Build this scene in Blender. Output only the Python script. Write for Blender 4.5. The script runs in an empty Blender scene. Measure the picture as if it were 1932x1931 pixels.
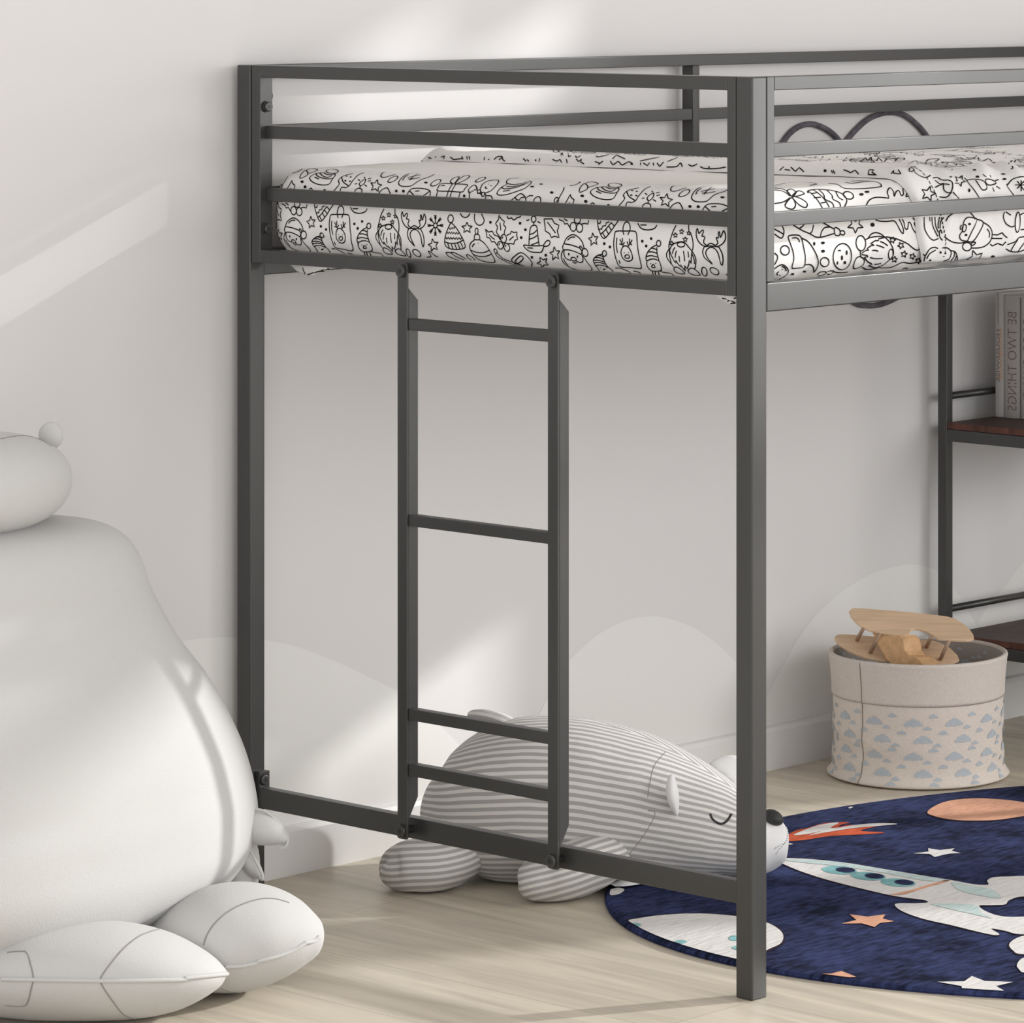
import bpy, bmesh, math, random
from mathutils import Vector, Matrix, noise
from mathutils.bvhtree import BVHTree
random.seed(7)
SC = bpy.context.scene
COL = SC.collection

# ---------------------------------------------------------------- camera model (frame 1932 x 1931)
F, YH, TH, ZC, CX = 7892.0236, -66.5165, 0.7327, 5.61, 1300.0
S, C = math.sin(TH), math.cos(TH)
XC = (1419.5-CX)*ZC/F
CH = (1890-YH)*ZC/F
CAM = Vector((-(XC*S+ZC*C), -(-XC*C+ZC*S), CH))
RV = Vector((S, -C, 0)); DV = Vector((C, S, 0))
def ray(u, v):
    k = (u-CX)/F; m = (v-YH)/F
    return Vector((C+k*S, S-k*C, -m))
def at(u, v, ax, val):
    """world point seen at (u,v) lying on the plane ax = val"""
    D = ray(u, v); i = 'XYZ'.index(ax)
    return CAM + D*((val-CAM[i])/D[i])
def atd(u, v, d):
    """world point seen at (u,v) at depth d"""
    return CAM + ray(u, v)*d
WALL_Y = 1.045
BED_H, BED_W, P = 1.24, 1.03, 0.0295

# ---------------------------------------------------------------- materials
def new_mat(name):
    m = bpy.data.materials.new(name); m.use_nodes = True
    nt = m.node_tree; b = nt.nodes['Principled BSDF']
    return m, nt, b
def N(nt, typ, **kw):
    n = nt.nodes.new(typ)
    for k, v in kw.items():
        if k.startswith('i_'): n.inputs[k[2:].replace('_', ' ')].default_value = v
        else: setattr(n, k, v)
    return n
def lk(nt, a, ao, b, bi): nt.links.new(a.outputs[ao], b.inputs[bi])
def plain(name, col, rough=0.6, spec=0.5, metal=0.0, bump=0.0, bscale=200, var=0.0, vscale=6, sheen=0.0, coord='Object', stretch=(1, 1, 1), rot=None):
    m, nt, b = new_mat(name)
    b.inputs['Roughness'].default_value = rough
    b.inputs['Metallic'].default_value = metal
    b.inputs['Specular IOR Level'].default_value = spec
    b.inputs['Sheen Weight'].default_value = sheen
    b.inputs['Base Color'].default_value = (*col, 1)
    tc = N(nt, 'ShaderNodeTexCoord'); mp = N(nt, 'ShaderNodeMapping'); mp.inputs['Scale'].default_value = stretch
    if rot is not None: mp.vector_type = 'TEXTURE'; mp.inputs['Scale'].default_value = tuple(1/q for q in stretch); mp.inputs['Rotation'].default_value = (0, 0, rot)
    lk(nt, tc, coord, mp, 'Vector')
    if var:
        n = N(nt, 'ShaderNodeTexNoise'); n.inputs['Scale'].default_value = vscale; n.inputs['Detail'].default_value = 5
        lk(nt, mp, 'Vector', n, 'Vector')
        r = N(nt, 'ShaderNodeMapRange'); r.inputs['From Min'].default_value = .3; r.inputs['From Max'].default_value = .7
        r.inputs['To Min'].default_value = 1-var; r.inputs['To Max'].default_value = 1+var
        lk(nt, n, 'Fac', r, 'Value')
        mx = N(nt, 'ShaderNodeVectorMath', operation='SCALE'); mx.inputs[0].default_value = col
        lk(nt, r, 'Result', mx, 'Scale'); lk(nt, mx, 'Vector', b, 'Base Color')
    if bump:
        n = N(nt, 'ShaderNodeTexNoise'); n.inputs['Scale'].default_value = bscale; n.inputs['Detail'].default_value = 4
        lk(nt, mp, 'Vector', n, 'Vector')
        bp = N(nt, 'ShaderNodeBump'); bp.inputs['Strength'].default_value = bump; bp.inputs['Distance'].default_value = .002
        lk(nt, n, 'Fac', bp, 'Height'); lk(nt, bp, 'Normal', b, 'Normal')
    return m
M = {}
M['wall'] = plain('wall_paint', (.735, .716, .707), .85, .25, bump=.05, bscale=60)
M['cream'] = plain('wall_paint_cream', (.80, .785, .762), .85, .25, bump=.05, bscale=60)
M['trim'] = plain('trim_paint', (.80, .785, .77), .45, .4)
M['metal'] = plain('charcoal_metal', (.034, .033, .0315), .34, .72, bump=.04, bscale=700)
M['screw'] = plain('black_steel', (.02, .02, .02), .35, .5)
M['sheet'] = plain('sheet_cotton', (.80, .775, .755), .9, .15, bump=.15, bscale=900, sheen=.1)
M['ink'] = plain('printed_ink', (.012, .010, .010), .8, .1)
M['bedding'] = plain('duvet_cotton', (.82, .80, .785), .9, .15, bump=.2, bscale=900, sheen=.1)
M['white_plush'] = plain('white_plush', (.56, .552, .542), .95, .1, bump=.25, bscale=420, sheen=.08)
M['seam'] = plain('grey_seam', (.30, .285, .27), .9, .1)
M['muzzle'] = plain('white_velour', (.86, .85, .84), .9, .1, bump=.2, bscale=600, sheen=.2)
M['nose'] = plain('black_velour', (.03, .03, .03), .6, .4, bump=.5, bscale=300)
M['canvas'] = plain('linen_canvas', (.70, .635, .575), .95, .1, bump=.5, bscale=700, var=.06, vscale=300)
M['canvas_print'] = plain('linen_print', (.76, .68, .61), .95, .1, bump=.5, bscale=700, var=.05, vscale=300)
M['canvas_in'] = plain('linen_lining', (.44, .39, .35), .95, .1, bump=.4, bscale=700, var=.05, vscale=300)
M['cloud'] = plain('cloud_print', (.50, .54, .575), .95, .1, bump=.4, bscale=700, var=.04, vscale=300)
M['stitch'] = plain('stitch', (.25, .215, .18), .9, .1)
M['oak'] = plain('oak_ply', (.78, .56, .37), .55, .3, var=.12, vscale=11, stretch=(1, 9, 9), rot=math.atan2(-C, S), bump=.15, bscale=60)
M['oak_dark'] = plain('oak_block', (.66, .40, .205), .55, .3, var=.16, vscale=9, stretch=(1, 9, 9), rot=.5, bump=.15, bscale=60)
M['dowel'] = plain('dowel_wood', (.45, .31, .215), .6, .3, var=.1, vscale=30)
M['walnut'] = plain('walnut_board', (.060, .033, .024), .5, .35, var=.35, vscale=14, stretch=(1, 6, 6), bump=.1, bscale=80)
M['walnut_edge'] = plain('walnut_edge', (.11, .042, .028), .5, .35, var=.45, vscale=60, stretch=(1, 1, .05))
M['book'] = plain('book_cloth', (.46, .43, .41), .7, .3, bump=.1, bscale=500)
M['book2'] = plain('book_cloth_grey', (.50, .475, .455), .7, .3, bump=.1, bscale=500)
M['pages'] = plain('book_pages', (.62, .59, .55), .8, .2)
M['foil'] = plain('copper_foil', (.36, .20, .13), .4, .5, metal=.3)
M['foil_light'] = plain('copper_foil_light', (.62, .30, .15), .4, .5, metal=.3)
M['title'] = plain('book_title_ink', (.20, .14, .11), .6, .3)
M['decal'] = plain('purple_grey_cord', (.13, .118, .135), .9, .1, var=.3, vscale=80)
# rug pile
def rugm(name, col, var=.22):
    m, nt, b = new_mat(name)
    b.inputs['Roughness'].default_value = 1; b.inputs['Specular IOR Level'].default_value = .1; b.inputs['Sheen Weight'].default_value = 0
    tc = N(nt, 'ShaderNodeTexCoord')
    n1 = N(nt, 'ShaderNodeTexNoise'); n1.inputs['Scale'].default_value = 9; n1.inputs['Detail'].default_value = 6
    mp = N(nt, 'ShaderNodeMapping'); mp.inputs['Rotation'].default_value = (0, 0, .8); mp.inputs['Scale'].default_value = (40, 130, 40)
    n2 = N(nt, 'ShaderNodeTexNoise'); n2.inputs['Scale'].default_value = 1; n2.inputs['Detail'].default_value = 3
    lk(nt, tc, 'Object', n1, 'Vector'); lk(nt, tc, 'Object', mp, 'Vector'); lk(nt, mp, 'Vector', n2, 'Vector')
    a = N(nt, 'ShaderNodeMath', operation='ADD'); lk(nt, n1, 'Fac', a, 0); lk(nt, n2, 'Fac', a, 1)
    r = N(nt, 'ShaderNodeMapRange'); r.inputs['From Min'].default_value = .75; r.inputs['From Max'].default_value = 1.25
    r.inputs['To Min'].default_value = 1-var; r.inputs['To Max'].default_value = 1+var
    lk(nt, a, 'Value', r, 'Value')
    mx = N(nt, 'ShaderNodeVectorMath', operation='SCALE'); mx.inputs[0].default_value = col
    lk(nt, r, 'Result', mx, 'Scale'); lk(nt, mx, 'Vector', b, 'Base Color')
    bp = N(nt, 'ShaderNodeBump'); bp.inputs['Strength'].default_value = .5; bp.inputs['Distance'].default_value = .004
    lk(nt, n2, 'Fac', bp, 'Height'); lk(nt, bp, 'Normal', b, 'Normal')
    return m
M['rug_navy'] = rugm('rug_navy', (.026, .034, .090), .7)
M['rug_white'] = rugm('rug_white', (.78, .76, .74), .04)
M['rug_pale'] = rugm('rug_pale_mint', (.58, .70, .69), .08)
M['rug_teal'] = rugm('rug_teal', (.25, .50, .52), .25)
M['rug_peach'] = rugm('rug_peach', (.74, .40, .27), .12)
M['rug_red'] = rugm('rug_red', (.62, .12, .055), .2)
M['rug_dark'] = rugm('rug_outline', (.03, .02, .035), .2)
# oak floor planks
m, nt, b = new_mat('oak_floor'); M['floor'] = m
b.inputs['Roughness'].default_value = .42; b.inputs['Specular IOR Level'].default_value = .35
tc = N(nt, 'ShaderNodeTexCoord'); sp = N(nt, 'ShaderNodeSeparateXYZ'); cb = N(nt, 'ShaderNodeCombineXYZ')
lk(nt, tc, 'Object', sp, 'Vector'); lk(nt, sp, 'Y', cb, 'X'); lk(nt, sp, 'X', cb, 'Y')
br = N(nt, 'ShaderNodeTexBrick'); br.inputs['Scale'].default_value = 1; br.inputs['Brick Width'].default_value = 1.25
br.inputs['Row Height'].default_value = .19; br.inputs['Mortar Size'].default_value = .0011; br.inputs['Mortar Smooth'].default_value = .3
br.inputs['Color1'].default_value = (.63, .562, .455, 1); br.inputs['Color2'].default_value = (.69, .622, .51, 1); br.inputs['Mortar'].default_value = (.46, .40, .31, 1)
br.offset = .37
lk(nt, cb, 'Vector', br, 'Vector')
mp = N(nt, 'ShaderNodeMapping'); mp.inputs['Scale'].default_value = (26, 1.6, 1); lk(nt, tc, 'Object', mp, 'Vector')
g = N(nt, 'ShaderNodeTexNoise'); g.inputs['Scale'].default_value = 1; g.inputs['Detail'].default_value = 8; g.inputs['Roughness'].default_value = .62; g.inputs['Distortion'].default_value = 1.2
lk(nt, mp, 'Vector', g, 'Vector')
mp2 = N(nt, 'ShaderNodeMapping'); mp2.inputs['Scale'].default_value = (9, 1.1, 1); lk(nt, tc, 'Object', mp2, 'Vector')
g2 = N(nt, 'ShaderNodeTexNoise'); g2.inputs['Scale'].default_value = 1; g2.inputs['Detail'].default_value = 4; g2.inputs['Distortion'].default_value = 2.0
lk(nt, mp2, 'Vector', g2, 'Vector')
ad = N(nt, 'ShaderNodeMath', operation='ADD'); lk(nt, g, 'Fac', ad, 0); lk(nt, g2, 'Fac', ad, 1)
mr = N(nt, 'ShaderNodeMapRange'); mr.inputs['From Min'].default_value = .7; mr.inputs['From Max'].default_value = 1.3; mr.inputs['To Min'].default_value = .74; mr.inputs['To Max'].default_value = 1.16
lk(nt, ad, 'Value', mr, 'Value')
sc = N(nt, 'ShaderNodeVectorMath', operation='SCALE'); lk(nt, br, 'Color', sc, 0); lk(nt, mr, 'Result', sc, 'Scale'); lk(nt, sc, 'Vector', b, 'Base Color')
bp = N(nt, 'ShaderNodeBump'); bp.inputs['Strength'].default_value = .12; bp.inputs['Distance'].default_value = .002
lk(nt, ad, 'Value', bp, 'Height'); lk(nt, bp, 'Normal', b, 'Normal')
# striped plush: stripes follow the V coordinate of the cloth
m, nt, b = new_mat('striped_jersey'); M['stripe'] = m
b.inputs['Roughness'].default_value = .95; b.inputs['Specular IOR Level'].default_value = .12; b.inputs['Sheen Weight'].default_value = .1
tc = N(nt, 'ShaderNodeTexCoord'); sp = N(nt, 'ShaderNodeSeparateXYZ'); lk(nt, tc, 'UV', sp, 'Vector')
ml = N(nt, 'ShaderNodeMath', operation='MULTIPLY'); ml.inputs[1].default_value = 2*math.pi/.0104; lk(nt, sp, 'Y', ml, 0)
sn = N(nt, 'ShaderNodeMath', operation='SINE'); lk(nt, ml, 'Value', sn, 0)
mr = N(nt, 'ShaderNodeMapRange'); mr.inputs['From Min'].default_value = -.12; mr.inputs['From Max'].default_value = .22; lk(nt, sn, 'Value', mr, 'Value')
mix = N(nt, 'ShaderNodeMix', data_type='RGBA'); mix.inputs[6].default_value = (.40, .385, .37, 1); mix.inputs[7].default_value = (.70, .675, .65, 1)
lk(nt, mr, 'Result', mix, 0); nt.links.new(mix.outputs[2], b.inputs['Base Color'])
n = N(nt, 'ShaderNodeTexNoise'); n.inputs['Scale'].default_value = 500; lk(nt, tc, 'Object', n, 'Vector')
n3 = N(nt, 'ShaderNodeTexNoise'); n3.inputs['Scale'].default_value = 22; n3.inputs['Detail'].default_value = 3; lk(nt, tc, 'Object', n3, 'Vector')
n4 = N(nt, 'ShaderNodeMath', operation='MULTIPLY_ADD'); n4.inputs[1].default_value = .15; lk(nt, n, 'Fac', n4, 0); lk(nt, n3, 'Fac', n4, 2)
bp = N(nt, 'ShaderNodeBump'); bp.inputs['Strength'].default_value = .5; bp.inputs['Distance'].default_value = .004
lk(nt, n4, 'Value', bp, 'Height'); lk(nt, bp, 'Normal', b, 'Normal')

# ---------------------------------------------------------------- mesh helpers
def link(name, verts, faces, mats, parent=None, mi=None, smooth=False, uv=None):
    me = bpy.data.meshes.new(name); me.from_pydata([tuple(v) for v in verts], [], faces)
    if not isinstance(mats, (list, tuple)): mats = [mats]
    for mm in mats: me.materials.append(M[mm] if isinstance(mm, str) else mm)
    if mi: me.polygons.foreach_set('material_index', mi)
    if smooth is True: me.polygons.foreach_set('use_smooth', [True]*len(faces))
    if uv:
        l = me.uv_layers.new(name='UVMap')
        for lp in me.loops: l.data[lp.index].uv = uv[lp.vertex_index]
    me.validate(); me.update()
    o = bpy.data.objects.new(name, me); COL.objects.link(o)
    if parent:
        o.parent = parent
        o.matrix_parent_inverse = parent.matrix_world.inverted() if False else Matrix.Translation(-parent.location)
    return o
def empty(name, loc): 
    o = bpy.data.objects.new(name, None); COL.objects.link(o); o.location = loc; o.empty_display_size = .05; return o
def tag(o, label=None, cat=None, group=None, kind=None):
    if label: o['label'] = label
    if cat: o['category'] = cat
    if group: o['group'] = group
    if kind: o['kind'] = kind
    return o
class MB:
    def __init__(s): s.v = []; s.f = []; s.m = []
    def add(s, vs, fs, mi=0):
        o = len(s.v); s.v += [Vector(v) for v in vs]; s.f += [tuple(i+o for i in f) for f in fs]; s.m += [mi]*len(fs); return s
    def box(s, x0, x1, y0, y1, z0, z1, bev=0.0012, mi=0):
        bm = bmesh.new(); bmesh.ops.create_cube(bm, size=1)
        for v in bm.verts:
            v.co = Vector((x0+(v.co.x+.5)*(x1-x0), y0+(v.co.y+.5)*(y1-y0), z0+(v.co.z+.5)*(z1-z0)))
        if bev: bmesh.ops.bevel(bm, geom=bm.edges[:], offset=bev, segments=2, affect='EDGES', profile=.6)
        bm.verts.ensure_lookup_table(); bm.normal_update()
        s.add([v.co.copy() for v in bm.verts], [[v.index for v in f.verts] for f in bm.faces], mi); bm.free(); return s
    def prism(s, poly, axis, a0, a1, mi=0):
        """poly: list of 2D points; axis: extrusion axis"""
        n = len(poly)
        def p3(p, t):
            if axis == 'Y': return Vector((p[0], t, p[1]))
            if axis == 'X': return Vector((t, p[0], p[1]))
            return Vector((p[0], p[1], t))
        vs = [p3(p, a0) for p in poly]+[p3(p, a1) for p in poly]
        fs = [(i, (i+1) % n, n+(i+1) % n, n+i) for i in range(n)]+[tuple(range(n))[::-1], tuple(range(n, 2*n))]
        return s.add(vs, fs, mi)
    def cyl(s, a, b, r, n=20, r2=None, mi=0, bev=0.0):
        a = Vector(a); b = Vector(b); d = (b-a).normalized(); L = (b-a).length
        x = d.orthogonal().normalized(); y = d.cross(x)
        r2 = r if r2 is None else r2
        prof = [(0, r), (L, r2)] if not bev else [(0, r-bev), (bev*.3, r-bev*.3), (bev, r), (L-bev, r2), (L-bev*.3, r2-bev*.3), (L, r2-bev)]
        vs = []; fs = []
        for t, rr in prof:
            for i in range(n):
                an = 2*math.pi*i/n; vs.append(a+d*t+x*math.cos(an)*rr+y*math.sin(an)*rr)
        k = len(prof)
        for j in range(k-1):
            for i in range(n): fs.append((j*n+i, j*n+(i+1) % n, (j+1)*n+(i+1) % n, (j+1)*n+i))
        fs.append(tuple(range(n))[::-1]); fs.append(tuple(range((k-1)*n, k*n)))
        return s.add(vs, fs, mi)
    def tube(s, pts, r, n=8, mi=0, closed=False):
        pts = [Vector(p) for p in pts]; vs = []; fs = []; k = len(pts)
        up = None
        for i, p in enumerate(pts):
            a = pts[(i-1) % k] if (closed or i > 0) else p; b = pts[(i+1) % k] if (closed or i < k-1) else p
            t = (b-a).normalized()
            up = t.orthogonal().normalized() if up is None else (up-t*up.dot(t)).normalized()
            w = t.cross(up); rr = r(i/(k-1)) if callable(r) else r
            for j in range(n):
                an = 2*math.pi*j/n; vs.append(p+up*math.cos(an)*rr+w*math.sin(an)*rr)
        for i in range(k if closed else k-1):
            for j in range(n): fs.append((i*n+j, i*n+(j+1) % n, ((i+1) % k)*n+(j+1) % n, ((i+1) % k)*n+j))
        if not closed: fs.append(tuple(range(n))[::-1]); fs.append(tuple(range((k-1)*n, k*n)))
        return s.add(vs, fs, mi)
    def lathe(s, c, prof, n=64, mi=0):
        vs = []; fs = []; k = len(prof)
        for r, z in prof:
            for i in range(n):
                an = 2*math.pi*i/n; vs.append(Vector((c[0]+r*math.cos(an), c[1]+r*math.sin(an), c[2]+z)))
        for j in range(k-1):
            for i in range(n): fs.append((j*n+i, j*n+(i+1) % n, (j+1)*n+(i+1) % n, (j+1)*n+i))
        return s.add(vs, fs, mi)
    def build(s, name, mats, parent=None, smooth=False):
        return link(name, s.v, s.f, mats, parent, s.m, smooth)
def fix_normals(o):
    bm = bmesh.new(); bm.from_mesh(o.data); bmesh.ops.recalc_face_normals(bm, faces=bm.faces[:]); bm.to_mesh(o.data); bm.free()
def bevshade(o):
    o.data.polygons.foreach_set('use_smooth', [True]*len(o.data.polygons))
    md = o.modifiers.new('wn', 'WEIGHTED_NORMAL'); md.keep_sharp = False
def catmull(pts, closed=False, step=6):
    k = len(pts); out = []
    if k < 3: return list(pts)
    rng = range(k if closed else k-1)
    for i in rng:
        p0 = pts[(i-1) % k] if closed or i > 0 else pts[i]; p1 = pts[i]; p2 = pts[(i+1) % k]; p3 = pts[(i+2) % k] if closed or i+2 < k else p2
        for t in range(step):
            t /= step
            out.append(tuple(.5*((2*b)+(-a+c)*t+(2*a-5*b+4*c-d)*t*t+(-a+3*b-3*c+d)*t*t*t) for a, b, c, d in zip(p0, p1, p2, p3)))
    if not closed: out.append(tuple(pts[-1]))
    return out
def resample(pts, step):
    out = [Vector(pts[0])]
    for a, b in zip(pts[:-1], pts[1:]):
        a = Vector(a); b = Vector(b); L = (b-a).length
        if L < 1e-9: continue
        n = max(1, int(math.ceil(L/step)))
        for i in range(1, n+1): out.append(a.lerp(b, i/n))
    return out
def ribbon(mb, pts, nrm, w, mi=1):
    """flat printed line: pts on a surface with normals; breaks where pts is None"""
    run = []
    def flush():
        nonlocal run
        if len(run) > 1:
            vs = []; k = len(run)
            for i, (p, nn) in enumerate(run):
                a = run[max(0, i-1)][0]; b = run[min(k-1, i+1)][0]; t = (b-a)
                if t.length < 1e-9: t = Vector((0, 0, 1))
                sd = nn.cross(t.normalized()).normalized()*w*.5
                vs += [p-sd, p+sd]
            mb.add(vs, [(2*i, 2*i+1, 2*i+3, 2*i+2) for i in range(k-1)], mi)
        run = []
    for p, nn in zip(pts, nrm):
        if p is None or (run and (p-run[-1][0]).length > .02): flush()
        if p is not None: run.append((p, nn))
    flush()
def bvh_of(o): return BVHTree.FromPolygons([v.co for v in o.data.vertices], [list(p.vertices) for p in o.data.polygons])
def cast_px(bvh, stroke, off=.0006):
    """drop a line traced on the photo onto a surface"""
    P_, N_ = [], []
    for u, v in stroke:
        D = ray(u, v).normalized(); h = bvh.ray_cast(CAM, D)
        if h[0] is None: P_.append(None); N_.append(None); continue
        n = h[1] if h[1].dot(D) < 0 else -h[1]
        P_.append(h[0]+n*off); N_.append(n)
    return P_, N_
def loft(rings, n=40, power=2.0, cap=True, arc=False):
    """rings: (centre, axisA, axisB, vcoord) -> verts, faces, uv"""
    vs = []; fs = []; uv = []
    for c, a, b, vc, uc in rings:
        for i in range(n):
            an = 2*math.pi*i/n; ca, sa = math.cos(an), math.sin(an)
            k = (abs(ca)**power+abs(sa)**power)**(-1/power)
            vs.append(c+a*ca*k+b*sa*k); uv.append((uc, vc*(math.atan2(sa, abs(ca)+1e-9)*.92 if arc else sa)))
    for j in range(len(rings)-1):
        for i in range(n): fs.append((j*n+i, j*n+(i+1) % n, (j+1)*n+(i+1) % n, (j+1)*n+i))
    if cap: fs.append(tuple(range(n))[::-1]); fs.append(tuple(range((len(rings)-1)*n, len(rings)*n)))
    return vs, fs, uv
SUN, WORLD, AREA, EXPO = 3.1, 1.85, 38, 0.0
def recenter(o):
    vs = [v.co for v in o.data.vertices]
    c = Vector((sum(v.x for v in vs)/len(vs), sum(v.y for v in vs)/len(vs), min(v.z for v in vs)))
    o.data.transform(Matrix.Translation(-c)); o.location = c
    return o

# ================================================================ SETTING
mb = MB(); mb.box(-3.2, 3.1, -5.2, 1.2, -.1, 0, bev=0); tag(mb.build('floor', 'floor'), kind='structure')
# back wall with its scalloped lower coat of cream paint (0.4 mm proud)
mb = MB(); mb.box(-3.2, 3.1, WALL_Y, WALL_Y+.15, 0, 2.6, bev=0)
sc_px = [(-3.2, .30), (-2.6, .37), (-2.2, .33), (-1.75, .18), (-1.5, .28), (-1.2, .345), (-.95, .30), (-.72, .19)]
arc1 = catmull([(-.72, .19), (-.52, .30), (-.30, .365), (-.12, .380), (-.05, .3805), (.022, .373), (.114, .352), (.202, .319), (.293, .277), (.362, .242), (.44, .185), (.50, .135), (.56, .085)], step=5)
arc2 = catmull([(.585, .085), (.62, .12), (.673, .176), (.711, .224), (.752, .257), (.812, .285), (.87, .298), (.92, .300), (.968, .294), (1.048, .266), (1.12, .222), (1.19, .165), (1.235, .125)], step=5)
arc3 = catmull([(1.235, .125), (1.28, .175), (1.325, .222), (1.382, .26), (1.454, .290), (1.528, .308), (1.60, .313), (1.65, .309), (1.706, .292), (1.756, .253), (1.79, .218), (1.821, .180)], step=5)
arc4 = catmull([(1.821, .180), (1.857, .212), (1.905, .241), (1.965, .282), (2.05, .31), (2.15, .31), (2.26, .28), (2.36, .20), (2.42, .15)], step=5)
curve = catmull(sc_px, step=5)+arc1+arc2+arc3+arc4+[(2.6, .28), (2.8, .31), (3.0, .26)]
yy = WALL_Y-.0004
vs = []; fs = []
for i, (x, z) in enumerate(curve): vs += [Vector((x, yy, .05)), Vector((x, yy, z))]
for i in range(len(curve)-1): fs.append((2*i, 2*i+1, 2*i+3, 2*i+2))
mb.add(vs, fs, 1)
wall = tag(mb.build('wall_back', ['wall', 'cream']), kind='structure')
# baseboard
mb = MB(); mb.prism([(WALL_Y, 0), (WALL_Y-.013, 0), (WALL_Y-.013, .066), (WALL_Y-.010, .0725), (WALL_Y-.005, .075), (WALL_Y, .075)], 'X', -3.2, 3.0)
bb = mb.build('baseboard_back', 'trim'); fix_normals(bb); tag(bb, kind='structure')
tag(MB().box(-3.2, 3.1, -5.2, 1.2, 2.6, 2.7, bev=0).build('ceiling_light_block', 'wall'), kind='structure')  # out of view, added to hold back light from above
# gobo wall out of view on the right: openings shaped to throw the sun patches
ys = [-5.2, -3.2, -1.9, -1.37, -1.14, -.95, -.9, -.603, -.49, -.31, -.225, -.14, WALL_Y]; zs = [0, .72, .8, 1.49, 1.9, 2.0, 2.10, 2.305, 2.311, 2.379, 2.385, 2.42, 2.6]
def is_open(y, z):
    return (-3.2 < y < -1.9 and .8 < z < 2.385) or (-1.9 < y < -1.37 and (.8 < z < 1.9 or 2.0 < z < 2.385)) or (-1.37 < y < -1.14 and .8 < z < 1.9) or (-.9 < y < -.225 and .72 < z < 1.49) or (-.95 < y < -.603 and 2.311 < z < 2.379) or (-.49 < y < -.31 and 2.10 < z < 2.42) or (-.31 < y < -.14 and 2.10 < z < 2.305)
mb = MB()
for i in range(len(ys)-1):
    for j in range(len(zs)-1):
        if not is_open((ys[i]+ys[i+1])/2, (zs[j]+zs[j+1])/2): mb.box(3.0, 3.1, ys[i], ys[i+1], zs[j], zs[j+1], bev=0)
tag(mb.build('gobo_wall_right', 'wall'), kind='structure')
def gobo_window(name, y0, y1, z0, z1):
    mb = MB(); t = .02
    mb.box(2.985, 3.0, y0-t, y0, z0-t, z1+t, .002); mb.box(2.985, 3.0, y1, y1+t, z0-t, z1+t, .002)
    mb.box(2.985, 3.0, y0, y1, z1, z1+t, .002); mb.box(2.975, 3.0, y0, y1, z0-t, z0, .002)
    tag(mb.build(name, 'trim'), kind='structure')
gobo_window('gobo_window_1', -3.2, -1.14, .8, 2.385); gobo_window('gobo_window_2', -.9, -.225, .72, 1.49); gobo_window('gobo_window_3', -.49, -.14, 2.10, 2.42)  # trim around unseen openings made up to shape the sun

# ================================================================ BED
bed = tag(empty('loft_bed', (0, 0, 0)), 'charcoal metal loft bed with guard rails and a ladder on its end', 'bed')
BL = 2.08                                   # bed length
FD = .025                                   # guard frame depth
def bar(name, *a, parent=bed, bev=.0012, mat='metal'):
    o = MB().box(*a, bev=bev).build(name, mat, parent); bevshade(o); return o
for x0 in (0, BL-P):
    for y0 in (0, BED_W-P):
        bar('post', x0, x0+P, y0, y0+P, 0, BED_H, bev=.0022)
def bolt(c, axis, parent=bed, r=.0092, name='bolt'):
    """round button head with a hex socket facing -axis"""
    c = Vector(c); d = {'X': Vector((-1, 0, 0)), 'Y': Vector((0, -1, 0)), 'x': Vector((1, 0, 0))}[axis]
    mb = MB(); mb.cyl(c-d*.001, c+d*.0015, r*1.15, 24); mb.cyl(c+d*.0015, c+d*.0055, r, 24, bev=.0016)
    mb.cyl(c+d*.0050, c+d*.0059, r*.42, 6, mi=1)
    o = mb.build(name, ['metal', 'screw'], parent); return o
def guard_end(x, sgn):
    """rectangular frame between two posts, its outer face at x, depth running along sgn"""
    a, b_ = sorted((x, x+sgn*FD))
    y0, y1 = P+.0008, BED_W-P-.0030
    fr = MB(); fr.box(a, b_, y0, y0+.0152, .9442, BED_H, .0012); fr.box(a, b_, y1-.019, y1, .9442, BED_H, .0012)
    fr.box(a, b_, y0+.0152, y1-.019, 1.2214, BED_H, .0012); fr.box(a, b_, y0+.0152, y1-.019, .9442, .9637, .0012)
    o = fr.build('guard_frame', 'metal', bed); bevshade(o)
    c, d = sorted((x+sgn*.0125, x+sgn*.0235))
    for z0, z1 in ((1.1300, 1.1490), (1.0360, 1.0560)):
        bar('guard_rail', c, d, y0+.015, y1-.0188, z0, z1)
guard_end(0, 1); guard_end(BL, -1)
def guard_side(y, sgn, splits):
    a, b_ = sorted((y, y+sgn*FD)); c, d = sorted((y+sgn*.0125, y+sgn*.0235))
    x0, x1 = P+.0005, BL-P-.0005
    bar('side_rail', x0, x1, a, b_, .9229, .9621, bev=.002)
    fr = MB(); fr.box(x0, x0+.0152, a, b_, .9630, BED_H, .0012); fr.box(x1-.0152, x1, a, b_, .9630, BED_H, .0012)
    fr.box(x0+.0152, x1-.0152, a, b_, 1.2212, BED_H, .0012)
    for s_ in splits: fr.box(s_, s_+.0162, a, b_, .9630, 1.2212, .0012)
    o = fr.build('guard_frame', 'metal', bed); bevshade(o)
    xs = [x0+.015]+[q for s_ in splits for q in (s_+.0002, s_+.016)]+[x1-.015]
    for i in range(0, len(xs), 2):
        for z0, z1 in ((1.1300, 1.1490), (1.0360, 1.0560)):
            bar('guard_rail', xs[i], xs[i+1], c, d, z0, z1)
guard_side(0, 1, []); guard_side(BED_W, -1, [1.0003])
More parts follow.
